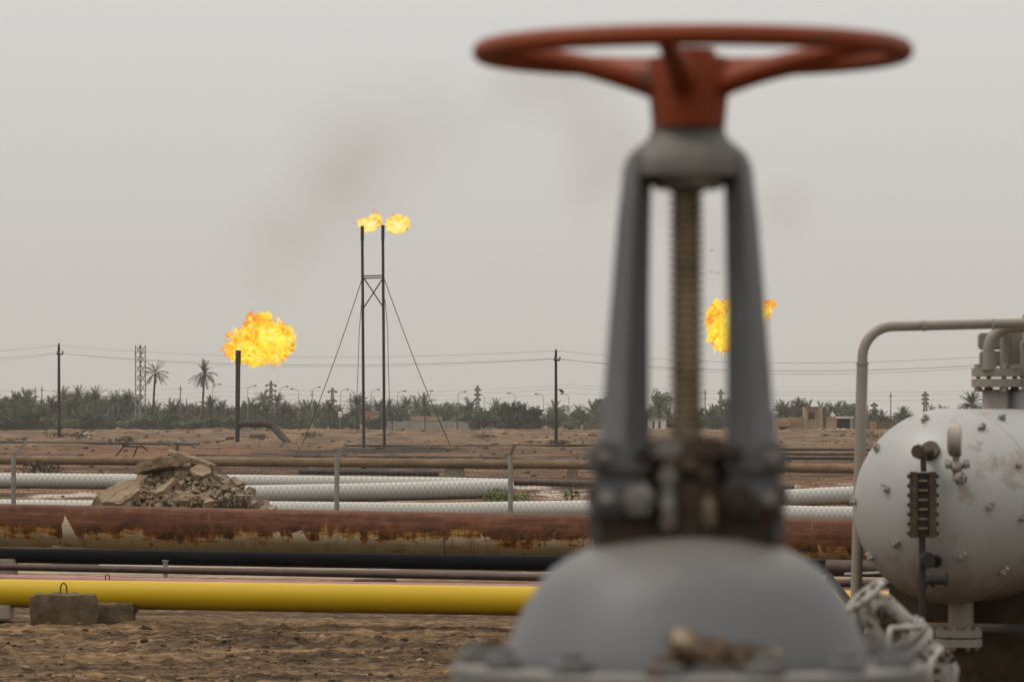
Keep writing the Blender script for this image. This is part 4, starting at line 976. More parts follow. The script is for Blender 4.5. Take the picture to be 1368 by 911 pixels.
# ------------------------------------------------------------------ flames and smoke
def flame_mat(name, stops, scale, strength):
    g = NG(name); c = g.coord('Object'); n0 = g.noise(c, scale, 6, 0.68, 1.2); n2 = g.noise(c, scale * .32, 3, .5)
    col = g.ramp(g.math('ADD', g.math('MULTIPLY', n0, .6), g.math('MULTIPLY', n2, .4)), stops)
    e = g.n('ShaderNodeEmission', {'Color': col, 'Strength': strength}); g.t.links.new(e.outputs[0], g.out.inputs[0]); return g.m
M['flame'] = flame_mat('gas_flame', [(0.36, (1.0, 0.17, 0.006)), (0.45, (1.0, 0.36, 0.010)), (0.515, (1.0, 0.66, 0.02)), (0.58, (1.0, 0.85, 0.07)), (0.68, (1.0, 0.95, 0.42))], 0.85, 1.15)
M['flame_orange'] = flame_mat('gas_flame_edge', [(0.35, (1.0, 0.16, 0.015)), (0.5, (1.0, 0.36, 0.03)), (0.65, (1.0, 0.6, 0.06))], 0.9, 0.95)
def lick_mat(name, stops, a0, a1, scale, strength):
    g = NG(name); c = g.coord('Object'); n0 = g.noise(c, scale, 6, .7, 1.0)
    e = g.n('ShaderNodeEmission', {'Color': g.ramp(n0, stops), 'Strength': strength}); tr = g.n('ShaderNodeBsdfTransparent')
    mx_ = g.n('ShaderNodeMixShader', {0: g.step(g.noise(c, scale * 1.7, 5, .7), a0, a1), 1: tr.outputs[0], 2: e.outputs[0]})
    g.t.links.new(mx_.outputs[0], g.out.inputs[0]); return g.m
M['flame_lick'] = lick_mat('torn_flame_lick', [(0.35, (1.0, 0.17, 0.02)), (0.55, (1.0, 0.40, 0.04)), (0.7, (1.0, 0.65, 0.1))], .46, .66, 1.1, .95)
M['flame_lick_bright'] = lick_mat('bright_flame_lick', [(0.35, (1.0, 0.38, 0.03)), (0.5, (1.0, 0.70, 0.06)), (0.65, (1.0, 0.90, 0.3))], .44, .64, 1.1, 1.1)
M['flame_pale'] = flame_mat('pale_gas_flame', [(0.34, (1.0, 0.42, 0.05)), (0.46, (1.0, 0.66, 0.10)), (0.56, (1.0, 0.82, 0.27)), (0.7, (1.0, 0.92, 0.5))], 0.9, 1.1)
def lobe(b, c, rad, seed, amp=.35, fs=1.0, sub=5):
    bm = bmesh.new(); bmesh.ops.create_icosphere(bm, subdivisions=sub, radius=1.0); vs = []
    sd_ = Vector((seed * 3.1, seed * 7.7, seed * 1.3))
    for v in bm.verts:
        p = Vector((v.co.x * rad[0], v.co.y * rad[1], v.co.z * rad[2]))
        a = noise.turbulence(p * fs * .9 + sd_, 5, False, noise_basis='PERLIN_ORIGINAL', amplitude_scale=.62, frequency_scale=2.1)
        q = p * (1 + amp * (a - .25)) + Vector(noise.noise_vector(p * fs * 2.2 + sd_)) * .16 * amp * rad[2]
        vs.append(Vector(c) + q)
    bm.verts.index_update(); b.add(vs, [[v.index for v in f.verts] for f in bm.faces]); bm.free()
def flame(px_lobes, Z, label, m, seed, edge=(), group='gas flares burning'):
    """px_lobes: (px, py, rx, rz) in photo pixels at distance Z"""
    k = Z / F; c0 = P(px_lobes[0][0], px_lobes[0][1], Z)
    t = thing('flame', label, 'flame', c0, group); b = MB()
    for i, (px, py, rx, rz) in enumerate(px_lobes):
        lobe(b, P(px, py, Z + (i % 3 - 1) * .2), (rx * k, (rx + rz) * .42 * k, rz * k), seed + i, .5, 1.4 / (12 * k))
    b.build('flame_core', M[m], t, ang=80)
    if edge:
        for i, (px, py, rx, rz) in enumerate(edge):
            e = MB(); lobe(e, P(px, py, Z + .3), (rx * k, rx * k, rz * k), seed + 50 + i, .7, 1.6 / (6 * k), 4)
            e.build('flame_tongue', M['flame_orange'], t, ang=80)
    # torn translucent licks all round the core
    rnd_ = random.Random(seed * 7 + 1); wb = MB(); wi = MB()
    for i, (px, py, rx, rz) in enumerate(px_lobes):
        for j in range(int(5 + rx * .55)):
            a = rnd_.uniform(0, 2 * PI); q = rnd_.uniform(.78, 1.10); s_ = rnd_.uniform(.12, .30) * min(rx, rz, 14)
            c = P(px + math.cos(a) * rx * q, py + math.sin(a) * rz * q, Z + rnd_.uniform(-.3, .5) * rx * k)
            lobe(wb if j % 2 else wi, c, (s_ * rnd_.uniform(.8, 1.7) * k, s_ * k, s_ * rnd_.uniform(.7, 1.3) * k), seed + i * 13 + j, .9, 1.5 / (max(s_, 1.5) * k), 3)
    for i, (px, py, rx, rz) in enumerate(px_lobes):
        lobe(wb if i % 2 else wi, P(px, py, Z + (i % 3 - 1) * .2), (rx * 1.05 * k, (rx + rz) * .44 * k, rz * 1.06 * k), seed + 90 + i, .75, 1.6 / (10 * k), 5)
    for q_, m_ in ((wb, 'flame_lick'), (wi, 'flame_lick_bright')):
        o = q_.build('flame_licks', M[m_], t, ang=80); o['kind'] = 'stuff'
    return t
Zl = 412.0
flame([(348, 459, 36, 24), (322, 468, 19, 15), (372, 452, 18, 19), (352, 436, 15, 15), (340, 478, 22, 9), (366, 470, 17, 14), (357, 424, 6, 7), (330, 446, 12, 10), (384, 447, 7, 10), (307, 466, 6, 8)], Zl,
      'big billowing yellow orange flame over the lone flare pipe on the left', 'flame', 2, [(334, 425, 6, 8), (330, 432, 5, 5), (306, 447, 4, 4), (386, 462, 7, 8), (381, 471, 6, 5), (343, 428, 6, 6)])
Zt = 334.0
flame([(493, 299, 12, 9), (500, 296, 9, 9), (485, 301, 6, 6), (487, 307, 8, 4), (503, 291, 5, 6)], Zt + 1.4, 'small pale flame on the left stack of the tall twin flare', 'flame_pale', 12, [(504, 290, 3.5, 5)])
flame([(530, 299, 13, 10.5), (522, 300, 7, 8), (538, 300, 8, 9), (531, 292, 9, 5.5), (528, 307, 9, 4)], Zt + 1.4, 'small pale flame right of the right stack of the tall twin flare', 'flame_pale', 22)
Zr = 420.0
flame([(968, 436, 21, 29), (985, 432, 22, 30), (955, 428, 10, 18), (966, 455, 12, 12), (1003, 420, 18, 16), (1018, 412, 12, 9)], Zr, 'yellow orange flame partly hidden behind the right arm of the grey valve', 'flame', 31, [(951, 412, 4, 6), (1029, 407, 8, 6), (1026, 420, 4, 6), (948, 433, 4, 6)])

# ------------------------------------------------------------------ flare stacks
def base_at(px, Z): x = (px - 684) / F * Z; return Vector((x, Z, gz(x, Z)))
def flare_left():
    Z = Zl - 3; k = Z / F; b0 = base_at(317, Z)
    t = thing('flare_stack', 'short sooty flare pipe with a side feed pipe bending to the ground', 'flare stack', b0)
    s = MB(); s.tube([b0 - Vector((0, 0, .3)), P(318, 485, Z)], 3.2 * k, 16); s.build('stack', M['black_steel'], t)
    s = MB(); s.tube([P(318, 486, Z), P(318.3, 468, Z)], 3.7 * k, 16); s.build('burner_tip', M['black_steel'], t)
    s = MB(); s.tube([P(318, 566, Z), P(352, 566, Z), P(361, 567.5, Z), P(366, 571, Z), P(388, 595, Z - 3)], 4.6 * k, 14); s.build('feed_pipe', M['feed'], t)
M['feed'] = mat('scorched_feed_pipe', [(0.3, (0.018, 0.013, 0.011)), (0.7, (0.055, 0.04, 0.034))], 1.2, rough=.8)
flare_left()
def flare_twin():
    Z = Zt; k = Z / F; bl, br = base_at(486, Z), base_at(513.5, Z)
    t = thing('twin_flare_stack', 'tall twin flare stacks joined by a cross braced frame', 'flare stack', (bl + br) / 2)
    for b0, px, y0 in ((bl, 484, 302), (br, 511.5, 301)):
        s = MB(); s.tube([b0 - Vector((0, 0, .3)), P(px, y0 + 18, Z)], 1.9 * k, 12); s.build('stack', M['black_steel'], t)
        s = MB(); s.tube([P(px, y0 + 19, Z), P(px, y0, Z)], 2.3 * k, 12); s.build('burner_tip', M['black_steel'], t)
    for a, c in (((484.5, 369), (512, 368)), ((485, 370), (513, 412)), ((512, 371), (485.5, 412)), ((485, 372), (512, 371))):
        s = MB(); s.tube([P(*a, Z), P(*c, Z)], .85 * k, 8); s.build('brace', M['black_steel'], t)
    for pts in (((484, 372), (412, 548), (403, 573)), ((513, 372), (582, 538), (602, 577))):
        s = MB(); a, m_, c = (P(x, y, Z + (0 if i == 0 else (3, 8)[i - 1])) for i, (x, y) in enumerate(pts)); c.z = gz(c.x, c.y)
        n_ = 150; pl = []; rr = []
        for i in range(n_ + 1):
            f = i / n_; q = a.lerp(c, f) - Vector((0, 0, .45 * math.sin(PI * f))); pl.append(q); rr.append((.62 if i % 3 else .30) * k)
        s.tube(pl, rr, 6); s.build('guy_wire', M['black_steel'], t)
    for pts in (((483.5, 400), (480, 440), (478, 500), (476.5, 535), (477, 577)), ((514.5, 400), (518, 440), (519, 500), (520.5, 535), (521, 577))):
        s = MB(); s.tube([P(x, y, Z + 1.5) for x, y in pts], .42 * k, 6); s.build('hanging_cable', M['cable_dark'], t)
M['cable_dark'] = mat('dark_cable', [(0.3, (0.05, 0.045, 0.04)), (0.7, (0.09, 0.08, 0.07))], 1, rough=.8)
flare_twin()
b0 = base_at(985, Zr - .4); s = MB(); s.tube([b0 - Vector((0, 0, .3)), P(985, 462, Zr - .4)], 3.0 * Zr / F, 14)
tag(s.build('flare_stack', M['black_steel'], None, b0), 'flare stack hidden behind the right arm of the grey valve', 'flare stack')

def plume(pts, Z, label, dens, col, seed, fs):
    """pts: (px, py, rx px, rz px) of soft puffs along the drift; faint soot as closed volumes"""
    k = Z / F; g = NG('soot_' + str(seed)); c = g.coord('Object')
    ln = g.n('ShaderNodeVectorMath', {0: c}, operation='LENGTH').outputs['Value']
    fall = g.step(ln, 1.0, 0.15); n0 = g.noise(g.pos(), fs, 4, .6)
    d = g.math('MULTIPLY', g.math('MULTIPLY', g.step(n0, .22, .80), fall), dens)
    v = g.n('ShaderNodeVolumePrincipled', {'Color': (*col, 1), 'Density': d}); g.t.links.new(v.outputs[0], g.out.inputs['Volume'])
    t = thing('smoke', label, 'smoke', P(pts[0][0], pts[0][1], Z), 'thin smoke drifting from the flares'); t['kind'] = 'stuff'
    b = MB(); b.ico((0, 0, 0), 1.0, 3); me = b.mesh('puff', g.m, (0, 0, 0))
    for (px, py, rx, rz) in pts:
        o = bpy.data.objects.new('puff', me); COL.objects.link(o); o.parent = t; o.location = P(px, py, Z) - t.location; o.scale = (rx * k, min(rx, rz) * k, rz * k); o['kind'] = 'stuff'
    return t
plume([(365, 385, 60, 60), (360, 330, 110, 90), (430, 290, 130, 110), (505, 230, 140, 100), (560, 160, 190, 110), (460, 215, 120, 110)], Zl, 'faint brown smoke drifting up over the left flame', .018, (.36, .26, .17), 1, .05)
plume([(985, 380, 45, 50), (960, 320, 70, 80), (1045, 280, 70, 60), (905, 260, 110, 90), (800, 205, 95, 100), (790, 270, 65, 65), (740, 120, 130, 90)], Zr, 'faint brown smoke drifting left over the flame behind the valve', .050, (.34, .24, .16), 2, .06)
def wisp(px, py, Z, n_, seed, label):
    rnd = random.Random(seed); k = Z / F; b = MB()
    for i in range(n_):
        a = P(px + rnd.uniform(-9, 9), py + rnd.uniform(-4, 4), Z); lobe(b, a, (rnd.uniform(1.5, 5) * k, 2 * k, rnd.uniform(.7, 2.0) * k), seed + i, .9, .9, 3)
    g = NG('soot_wisp_%d' % seed); c = g.coord('Object')
    v = g.n('ShaderNodeVolumePrincipled', {'Color': (.16, .12, .1, 1), 'Density': g.math('MULTIPLY', g.step(g.noise(c, 2.2, 3), .42, .6), 2.2)})
    g.t.links.new(v.outputs[0], g.out.inputs['Volume'])
    tag(b.build('smoke', g.m, None, P(px, py, Z)), label, 'smoke', 'thin smoke drifting from the flares', 'stuff')
wisp(953, 333, Zr, 5, 61, 'dark curl of smoke high beside the valve stem')
wisp(953, 361, Zr, 8, 71, 'dark curl of smoke just over the flame beside the valve stem')

# ------------------------------------------------------------------ poles, wires, masts
def power_pole(px, ybase, ytop, label, Z=None, wid=2.4, taper=.7, lamp=False):
    Z = Z or H * F / (ybase - HZ); k = Z / F; b0 = base_at(px, Z)
    t = thing('power_pole', label, 'power pole', b0, 'power poles across the field')
    s = MB(); s.tube([b0 - Vector((0, 0, .3)), P(px - .4, ytop, Z)], [wid * k, wid * taper * k], 10); s.build('pole', M['pole'], t)
    s = MB(); s.box(P(px + 1, ytop + 12, Z - .15), (8.5 * k, .12, 2.2 * k)); s.build('crossarm', M['pole'], t)
    for dx, dy in ((-2, 10), (5, 9.5), (-.3, -1)):
        s = MB(); s.lathe([(.6 * k, 0), (1.1 * k, .8 * k), (1.1 * k, 2.4 * k), (.5 * k, 3.4 * k)], P(px + dx, ytop + dy + 1.5, Z - .15), (0, 0, 1), 8); s.build('insulator', M['black_steel'], t)
    if lamp:
        s = MB(); s.tube([P(px, ytop + 51, Z), P(px + 6, ytop + 52, Z)], .5 * k, 6); s.box(P(px + 7.5, ytop + 53.5, Z), (6 * k, .35, 3.4 * k), Matrix.Rotation(R(35), 3, 'Y')); s.build('floodlight', M['black_steel'], t)
    return t
power_pole(79, 586, 461, 'tall dark power pole on the left with a short crossarm')
power_pole(743, 595, 469, 'tall dark power pole with a floodlight left of the grey valve', lamp=True)
WG = 'overhead wires along the field'
def wire(pts, sag, label, r=.35):
    b = MB(); pl = []
    for (a, c) in zip(pts[:-1], pts[1:]):
        A, B = P(*a), P(*c)
        for i in range(24):
            f = i / 24; pl.append(A.lerp(B, f) - Vector((0, 0, sag * 4 * f * (1 - f))))
    pl.append(P(*pts[-1])); Zm = pts[1][2]
    b.tube(pl, .62 * r * Zm / F, 5); tag(b.build('overhead_wire', M['cable'], None, pl[0]), label, 'wire', WG)
Za, Zb = H * F / 28, H * F / 37
wire([(-300, 467, 520), (78, 461, Za), (743, 468.5, Zb), (1400, 470, 300)], 1.0, 'uppermost thin wire strung over both dark power poles', .30)
wire([(-300, 474, 520), (77, 471.5, Za - .2), (741, 479, Zb - .2), (1400, 481, 300)], 1.0, 'second thin wire on the left crossarm ends of the dark power poles', .42)
wire([(-300, 479, 520), (84, 472, Za - .2), (748, 479, Zb - .2), (1400, 483, 300)], 1.2, 'thin wire on the right crossarm ends of the dark power poles', .25)
for i, (ya, yb, lab) in enumerate(((513, 517, 'highest distant wire low over the palm grove'), (520, 521, 'middle distant wire low over the palm grove'), (526, 528, 'lowest distant wire low over the palm grove'))):
    wire([(-200, ya, 1000), (300, ya + 3, 1000), (760, yb - 3, 950), (1450, yb, 950)], 1.6, lab, .25)

def lattice(b, c, w0, w1, h, nb, r):
    def cor(f): ww = w0 + (w1 - w0) * f; return [Vector(c) + Vector((sx * ww / 2, sy * ww / 2, h * f)) for sx, sy in ((-1, -1), (1, -1), (1, 1), (-1, 1))]
    for i in range(4): b.tube([cor(0)[i], cor(1)[i]], r * 1.3, 5)
    for j in range(nb):
        A, B = cor(j / nb), cor((j + 1) / nb)
        for i in range(4): b.tube([A[i], B[(i + 1) % 4]], r, 4, False); b.tube([A[(i + 1) % 4], B[i]], r, 4, False)
def mast():
    Z = 800; b0 = base_at(187.5, Z); b0.z = 0
    t = thing('lattice_mast', 'open grey lattice mast left of the two tall palms', 'mast', b0)
    hgt = P(0, 461, Z).z
    for i, (sx, sy) in enumerate(((-1, -.2), (0, -1), (1, .2), (0, 1))):
        s = MB(); s.tube([b0 + Vector((sx * 1.05, sy * .7, 0)), b0 + Vector((sx * 1.02, sy * .7, hgt))], .11, 6); s.build('leg', M['lamp'], t)
    cs = [Vector((-1.05, -.14, 0)), Vector((0, -.7, 0)), Vector((1.05, .14, 0)), Vector((0, .7, 0))]
    for j in range(9):
        z0, z1 = hgt * j / 9, hgt * (j + 1) / 9; s = MB()
        for i in range(4):
            a, c = cs[i], cs[(i + 1) % 4]; s.tube([b0 + a + Vector((0, 0, z0)), b0 + c + Vector((0, 0, z1))], .065, 4, False); s.tube([b0 + c + Vector((0, 0, z0)), b0 + a + Vector((0, 0, z1))], .065, 4, False)
        s.build('brace', M['lamp'], t)
    for dx, y in ((-.9, 472), (.5, 472), (0, 463.5)):
        s = MB(); s.ico(b0 + Vector((dx, -.8, P(0, y, Z).z)), (.25, .25, .2), 1); s.build('insulator', M['black_steel'], t)
mast()
def pylon(px, ytop, ybase, label, Z=1000, arms=3, aw=8):
    k = Z / F; b0 = P(px, ybase, Z); h = (ybase - ytop) * k
    t = thing('pylon', label, 'pylon', b0, 'distant transmission pylons')
    b = MB(); lattice(b, b0, 5.5 * k, 1.6 * k, h, 9, .13); b.build('tower', M['pylon'], t)
    for i in range(arms):
        z = h * (.62 + .28 * i / max(1, arms - 1)); s = MB(); s.tube([b0 + Vector((-aw * k, 0, z)), b0 + Vector((aw * k, 0, z))], .16, 5); s.tube([b0 + Vector((-aw * k, 0, z)), b0 + Vector((0, 0, z + 1.6 * k))], .1, 4); s.tube([b0 + Vector((aw * k, 0, z)), b0 + Vector((0, 0, z + 1.6 * k))], .1, 4); s.build('crossarm', M['pylon'], t)
        for sx in (-1, 1):
            s = MB(); s.lathe([(.25, 0), (.33, -1.2 * k), (.25, -2.4 * k)], b0 + Vector((sx * aw * .9 * k, 0, z)), (0, 0, 1), 6); s.build('insulator', M['black_steel'], t)
for a in ((362, 509, 562, 'distant pylon right of the lone flare pipe, with three pairs of dark insulators', 1000, 3, 7), (444, 518, 562, 'distant pylon left of the tall twin flare stacks', 1000, 2, 5.5), (638, 515, 562, 'distant pylon right of the tall twin flare stacks', 1000, 3, 3.5), (963, 520, 562, 'distant pylon seen between the valve stem and its right arm', 1000, 2, 3.5), (1236, 523, 562, 'distant pylon behind the top of the silver vessel', 1000, 3, 4), (1168, 538, 562, 'distant short pylon beside the vessel riser pipe', 1000, 2, 4)): pylon(*a)

def far_pole(px, ytop, label, Z=900, arm=True, base=573):
    k = Z / F; b0 = P(px, base, Z); t = thing('utility_pole', label, 'power pole', b0, 'distant utility poles by the grove')
    s = MB(); s.tube([b0, P(px, ytop, Z)], .75 * k, 6); s.build('pole', M['pylon'], t)
    if arm:
        s = MB(); s.box(P(px, ytop + 5, Z), (5.5 * k, .2, .9 * k)); s.build('crossarm', M['pylon'], t)
for a in ((47, 517, 'left one of the pair of thin distant poles left of the tall power pole'), (56, 516, 'right one of the pair of thin distant poles left of the tall power pole'), (241, 515, 'distant pole with crossarm between the two tall palms'), (249, 533, 'short bare distant pole between the two tall palms', 900, False), (177, 523, 'dark pole in front of the lattice mast', 850, False), (468, 527, 'bare distant pole just left of the tall twin stacks', 900, False), (548, 528, 'thick distant pole right of the tall twin stacks', 900), (1190, 524, 'distant pole with small crossarm left of the vessel top', 900), (1159, 541, 'distant pole close beside the vessel riser pipe', 900, False), (942, 520, 'distant pole beside the valve stem', 900), (417, 522, 'distant pole by the left guy wire of the twin stacks', 900)): far_pole(*a)
LG = 'street lamps along the far road'
def street_lamp(px, ytop, side, label, Z=860, base=573):
    k = Z / F; b0 = P(px, base, Z); t = thing('street_lamp', label, 'street lamp', b0, LG)
    s = MB(); s.tube([b0, P(px, ytop + 5, Z), P(px + side * 1.5, ytop + 2, Z), P(px + side * 5, ytop + .6, Z), P(px + side * 8, ytop + .3, Z)], [.55 * k, .42 * k, .38 * k, .35 * k, .3 * k], 6); s.build('post', M['lamp'], t)
    s = MB(); s.lathe([(.3 * k, -2.6 * k), (.9 * k, -1.2 * k), (.9 * k, 1.2 * k), (.3 * k, 2.6 * k)], P(px + side * 9.5, ytop + .2, Z), (1, 0, 0), 8); s.build('lamp_head', M['pylon'], t)
for a in ((284, 513, 1, 'street lamp just right of the right tall palm'), (331, 515, 1, 'street lamp close right of the lone flare pipe'), (374, 516, 1, 'street lamp right of the left distant pylon, arm to the right'), (399, 519, -1, 'street lamp with its arm to the left beside the black frame'), (417, 517, 1, 'street lamp at the left guy wire of the twin stacks'), (455, 520, 1, 'street lamp above the white cistern'), (496, 520, 1, 'street lamp seen between the twin flare stacks'), (531, 522, 1, 'street lamp right of the twin stacks, nearest to them'), (567, 522, 1, 'street lamp touching the right guy wire of the twin stacks'), (612, 523, 1, 'street lamp at the right end of the right guy wire'), (647, 526, -1, 'street lamp close right of a distant pylon, arm to the left'), (689, 525, -1, 'street lamp midway to the floodlit pole, arm to the left'), (726, 526, -1, 'street lamp just left of the floodlit power pole'), (760, 526, -1, 'street lamp just right of the floodlit power pole')): street_lamp(*a)

# ------------------------------------------------------------------ palms, trees, shrubs
def crown_mesh(name, seed, nf=62, L=3.0):
    rnd = random.Random(seed); b = MB()
    for i in range(nf):
        az = rnd.uniform(0, 2 * PI); el = R(rnd.choice((70, 50, 32, 15, 0, -18, -35)) + rnd.uniform(-9, 9)); l = L * rnd.uniform(.8, 1.08)
        d = Vector((math.cos(az) * math.cos(el), math.sin(az) * math.cos(el), math.sin(el))); side = Vector((-math.sin(az), math.cos(az), 0)); p = Vector((0, 0, 0)); n_ = 9
        pts = [p.copy()]
        for j in range(n_):
            p = p + d * l / n_; d = (d + Vector((0, 0, -.10 - .05 * j / n_))).normalized(); pts.append(p.copy())
        for j in range(n_):
            b.add([pts[j] - side * .03, pts[j] + side * .03, pts[j + 1] + side * .025, pts[j + 1] - side * .025], [(0, 1, 2, 3)])
            tt = (pts[j + 1] - pts[j]).normalized(); up = side.cross(tt)
            if j == 0: continue
            for s in (-1, 1):
                for h_ in (.2, .7):
                    q = pts[j].lerp(pts[j + 1], h_); ll = l * .20 * (1 - abs(j / n_ - .45) * .9) * rnd.uniform(.8, 1.15)
                    tip = q + side * s * ll * .75 + tt * ll * .62 - up * ll * .35 + Vector((0, 0, rnd.uniform(-.1, .1)))
                    b.add([q - tt * .07, q + tt * .09, tip], [(0, 1, 2)])
    b.ico((0, 0, -.25), (.34, .34, .5), 1, .2)
    return b.mesh(name, M['palm_leaf'], (0, 0, 0), False)
CROWN = [crown_mesh('crown', i) for i in range(3)] + [crown_mesh('crown', 9, 30, 3.1)]
def trunk_mesh(h, bend, seed):
    rnd = random.Random(seed); b = MB(); pts = []; rr = []
    for i in range(15):
        f = i / 14; pts.append(Vector((bend * math.sin(f * PI / 2) * f, 0, f * h))); rr.append((.27 - .08 * f) * (1.12 if i % 2 else .95) * (1.25 if f == 0 else 1))
    b.tube(pts, rr, 8); return b.mesh('trunk', M['bark'], (0, 0, 0)), pts[-1]
TR3 = [(trunk_mesh(5.0, .3, 1), 5.0), (trunk_mesh(3.6, -.2, 2), 3.6), (trunk_mesh(7.0, .5, 3), 7.0)]
def palm(loc, h, ti, ci, sc, rz, label, group, dark=1.0):
    (me, top), h0 = TR3[ti]
    r = bpy.data.objects.new('palm_tree', None); COL.objects.link(r); r.location = loc; r.rotation_euler = (0, 0, rz); tag(r, label, 'palm tree', group)
    a = bpy.data.objects.new('trunk', me); COL.objects.link(a); a.parent = r; a.scale = (1.0, 1, h / h0)
    c = bpy.data.objects.new('crown', CROWN[ci]); COL.objects.link(c); c.parent = r; c.location = (top.x, 0, h); c.scale = (sc, sc, sc); c.rotation_euler = (0, 0, rz * 2.3)
    return r
def palm_px(px, ytop, Z, sc, label, group=None, ti=0, ci=0, rz=0.0, base=None):
    z = P(px, ytop, Z).z - 2.0 * sc; b0 = base_at(px, Z); b0.z = max(b0.z, -.2) if base is None else base
    return palm(b0, max(1.2, z - b0.z), ti, ci, sc, rz, label, group)
palm_px(204, 486, 800, 1.02, 'tall slender palm right beside the lattice mast', None, 2, 3, 0.2)
palm_px(270, 486, 790, 1.12, 'tall lone palm halfway between lattice mast and lone flare pipe', None, 2, 3, -.4)
palm_px(1296, 527, 700, 0.95, 'palm crown showing over the silver vessel beside its top nozzle', None, 0, 2, .4)
palm_px(1206, 545, 800, .75, 'small palm left of the silver vessel top', None, 1, 1, 1.2)
palm_px(1109, 542, 860, .75, 'small palm behind the ruined house roof tank', None, 1, 0, 2.2)
palm_px(1170, 549, 860, .6, 'small palm just right of the vessel riser pipe', None, 1, 2, .7)
rnd = random.Random(44)
GP = 'date palms of the far grove'
def grove(px0, px1, n_, yt, label, Z0=830, Z1=980):
    for i in range(n_):
        px = px0 + (px1 - px0) * (i + rnd.uniform(.1, .9)) / n_
        palm_px(px, rnd.gauss(yt, 5), rnd.uniform(Z0, Z1), rnd.uniform(.95, 1.4), label, GP, rnd.randrange(2), rnd.randrange(3), rnd.uniform(0, 6))
grove(-60, 76, 20, 533, 'date palm in the dense grove left of the tall left power pole')
grove(80, 178, 15, 531, 'date palm in the dense grove between left power pole and lattice mast')
grove(180, 312, 15, 540, 'date palm in the grove behind the two tall palms')
grove(318, 482, 18, 540, 'date palm in the row between lone flare pipe and twin stacks')
grove(490, 600, 9, 540, 'date palm in the row right of the twin flare stacks')
grove(600, 800, 9, 543, 'date palm in the row left of the grey valve')
grove(860, 1000, 9, 545, 'date palm seen through the yoke of the grey valve')
grove(1040, 1085, 6, 540, 'date palm behind the ruined house')
grove(1085, 1420, 12, 547, 'date palm in the row behind the silver vessel')

def bush_mesh(name, seed, lobes, n_, s, m='leaf', trunk=None):
    r_ = random.Random(seed); b = MB()
    for (c, rad) in lobes: leaf_cloud(b, c, rad, n_, s, r_)
    return b.mesh(name, M[m], (0, 0, 0), False)
def rand_lobes(seed, w_, h_, n_, z0):
    r_ = random.Random(seed); o = []
    for i in range(n_):
        a = r_.uniform(0, 2 * PI); q = r_.uniform(.2, 1) * w_ * .5; zz = z0 + (h_ - z0) * r_.uniform(.15, .85)
        o.append(((math.cos(a) * q, math.sin(a) * q, zz), (w_ * r_.uniform(.16, .3), w_ * r_.uniform(.16, .3), (h_ - z0) * r_.uniform(.14, .28))))
    return o
TREES = [bush_mesh('crown', 10 + i, rand_lobes(20 + i, 6.0, 6.2, 13, .8), 150, .27) for i in range(3)]
SHRUB = [bush_mesh('shrub', 40 + i, rand_lobes(60 + i, 3.6, 2.4, 9, 0.1), 110, .22) for i in range(3)]
def tr_trunk():
    b = MB(); b.tube([(0, 0, 0), (.1, 0, 1.2), (0, .1, 2.6)], [.22, .17, .1], 7)
    for a in range(5):
        q = a * 1.3; b.tube([(0.05, 0, 1.3 + a * .2), (math.cos(q) * .9, math.sin(q) * .9, 2.6 + a * .2), (math.cos(q) * 1.7, math.sin(q) * 1.7, 3.7 + .2 * a)], [.1, .07, .03], 5)
    return b.mesh('trunk', M['bark'], (0, 0, 0))
TT = tr_trunk()
def tree(px, ytop, Z, wpx, label, i, group='broadleaf trees in the far tree line', base=None):
    k = Z / F; b0 = base_at(px, Z) if base is None else P(px, base, Z); h = P(px, ytop, Z).z - b0.z; sx = wpx * k / 7.0; sz = h / 6.4
    r = bpy.data.objects.new('tree', None); COL.objects.link(r); r.location = b0; r.rotation_euler = (0, 0, i * 1.7); tag(r, label, 'tree', group)
    for nm, me in (('trunk', TT), ('crown', TREES[i % 3])):
        c = bpy.data.objects.new(nm, me); COL.objects.link(c); c.parent = r; c.scale = (sx, sx, sz)
for i, (px, yt, w_, lab) in enumerate(((590, 536, 44, 'dark bushy tree at the right end of the right guy wire'), (674, 537, 46, 'rounded tree left of the street lamp midway to the floodlit pole'), (622, 538, 26, 'dark narrow tree left of the rounded tree'), (806, 527, 40, 'tall leafy tree partly behind the left arm of the grey valve'), (880, 520, 36, 'tall airy tree between the left valve arm and the stem'), (975, 533, 46, 'tree between the valve stem and its right arm'), (1062, 541, 44, 'bushy tree behind the left end of the ruined house'), (1130, 536, 44, 'dense tree behind the white roofed shed'), (742, 541, 44, 'tree behind the floodlit power pole'), (330, 533, 20, 'dark tree close right of the lone flare pipe'), (380, 541, 34, 'tree behind the black steel frame'), (432, 545, 44, 'wide tree left of the white cistern'), (530, 540, 28, 'tree right of the twin stacks behind the grey panel wall'), (706, 545, 40, 'low tree between two street lamps left of the floodlit pole'), (775, 546, 30, 'low tree left of the grey valve'), (648, 548, 30, 'low tree behind the end of the grey panel wall'))):
    tree(px, yt, 850 + (i % 4) * 15, w_, lab, i)
for i in range(30):
    px = -50 + i * 13 + rnd.uniform(-4, 4)
    if px > 330: break
    tree(px, rnd.gauss(543, 3), rnd.uniform(880, 960), rnd.uniform(24, 40), 'leafy tree filling the dense grove on the left' if px < 178 else 'leafy tree filling the grove behind the two tall palms', i)
for i in range(34):
    px = 340 + i * 32 + rnd.uniform(-8, 8)
    tree(px, rnd.gauss(551, 3), rnd.uniform(890, 980), rnd.uniform(26, 46), 'low leafy tree in the hazy back row ' + ('between lone flare pipe and twin stacks' if px < 485 else 'between twin stacks and floodlit power pole' if px < 742 else 'seen round the grey valve' if px < 1040 else 'behind ruined house and vessel'), i + 1)
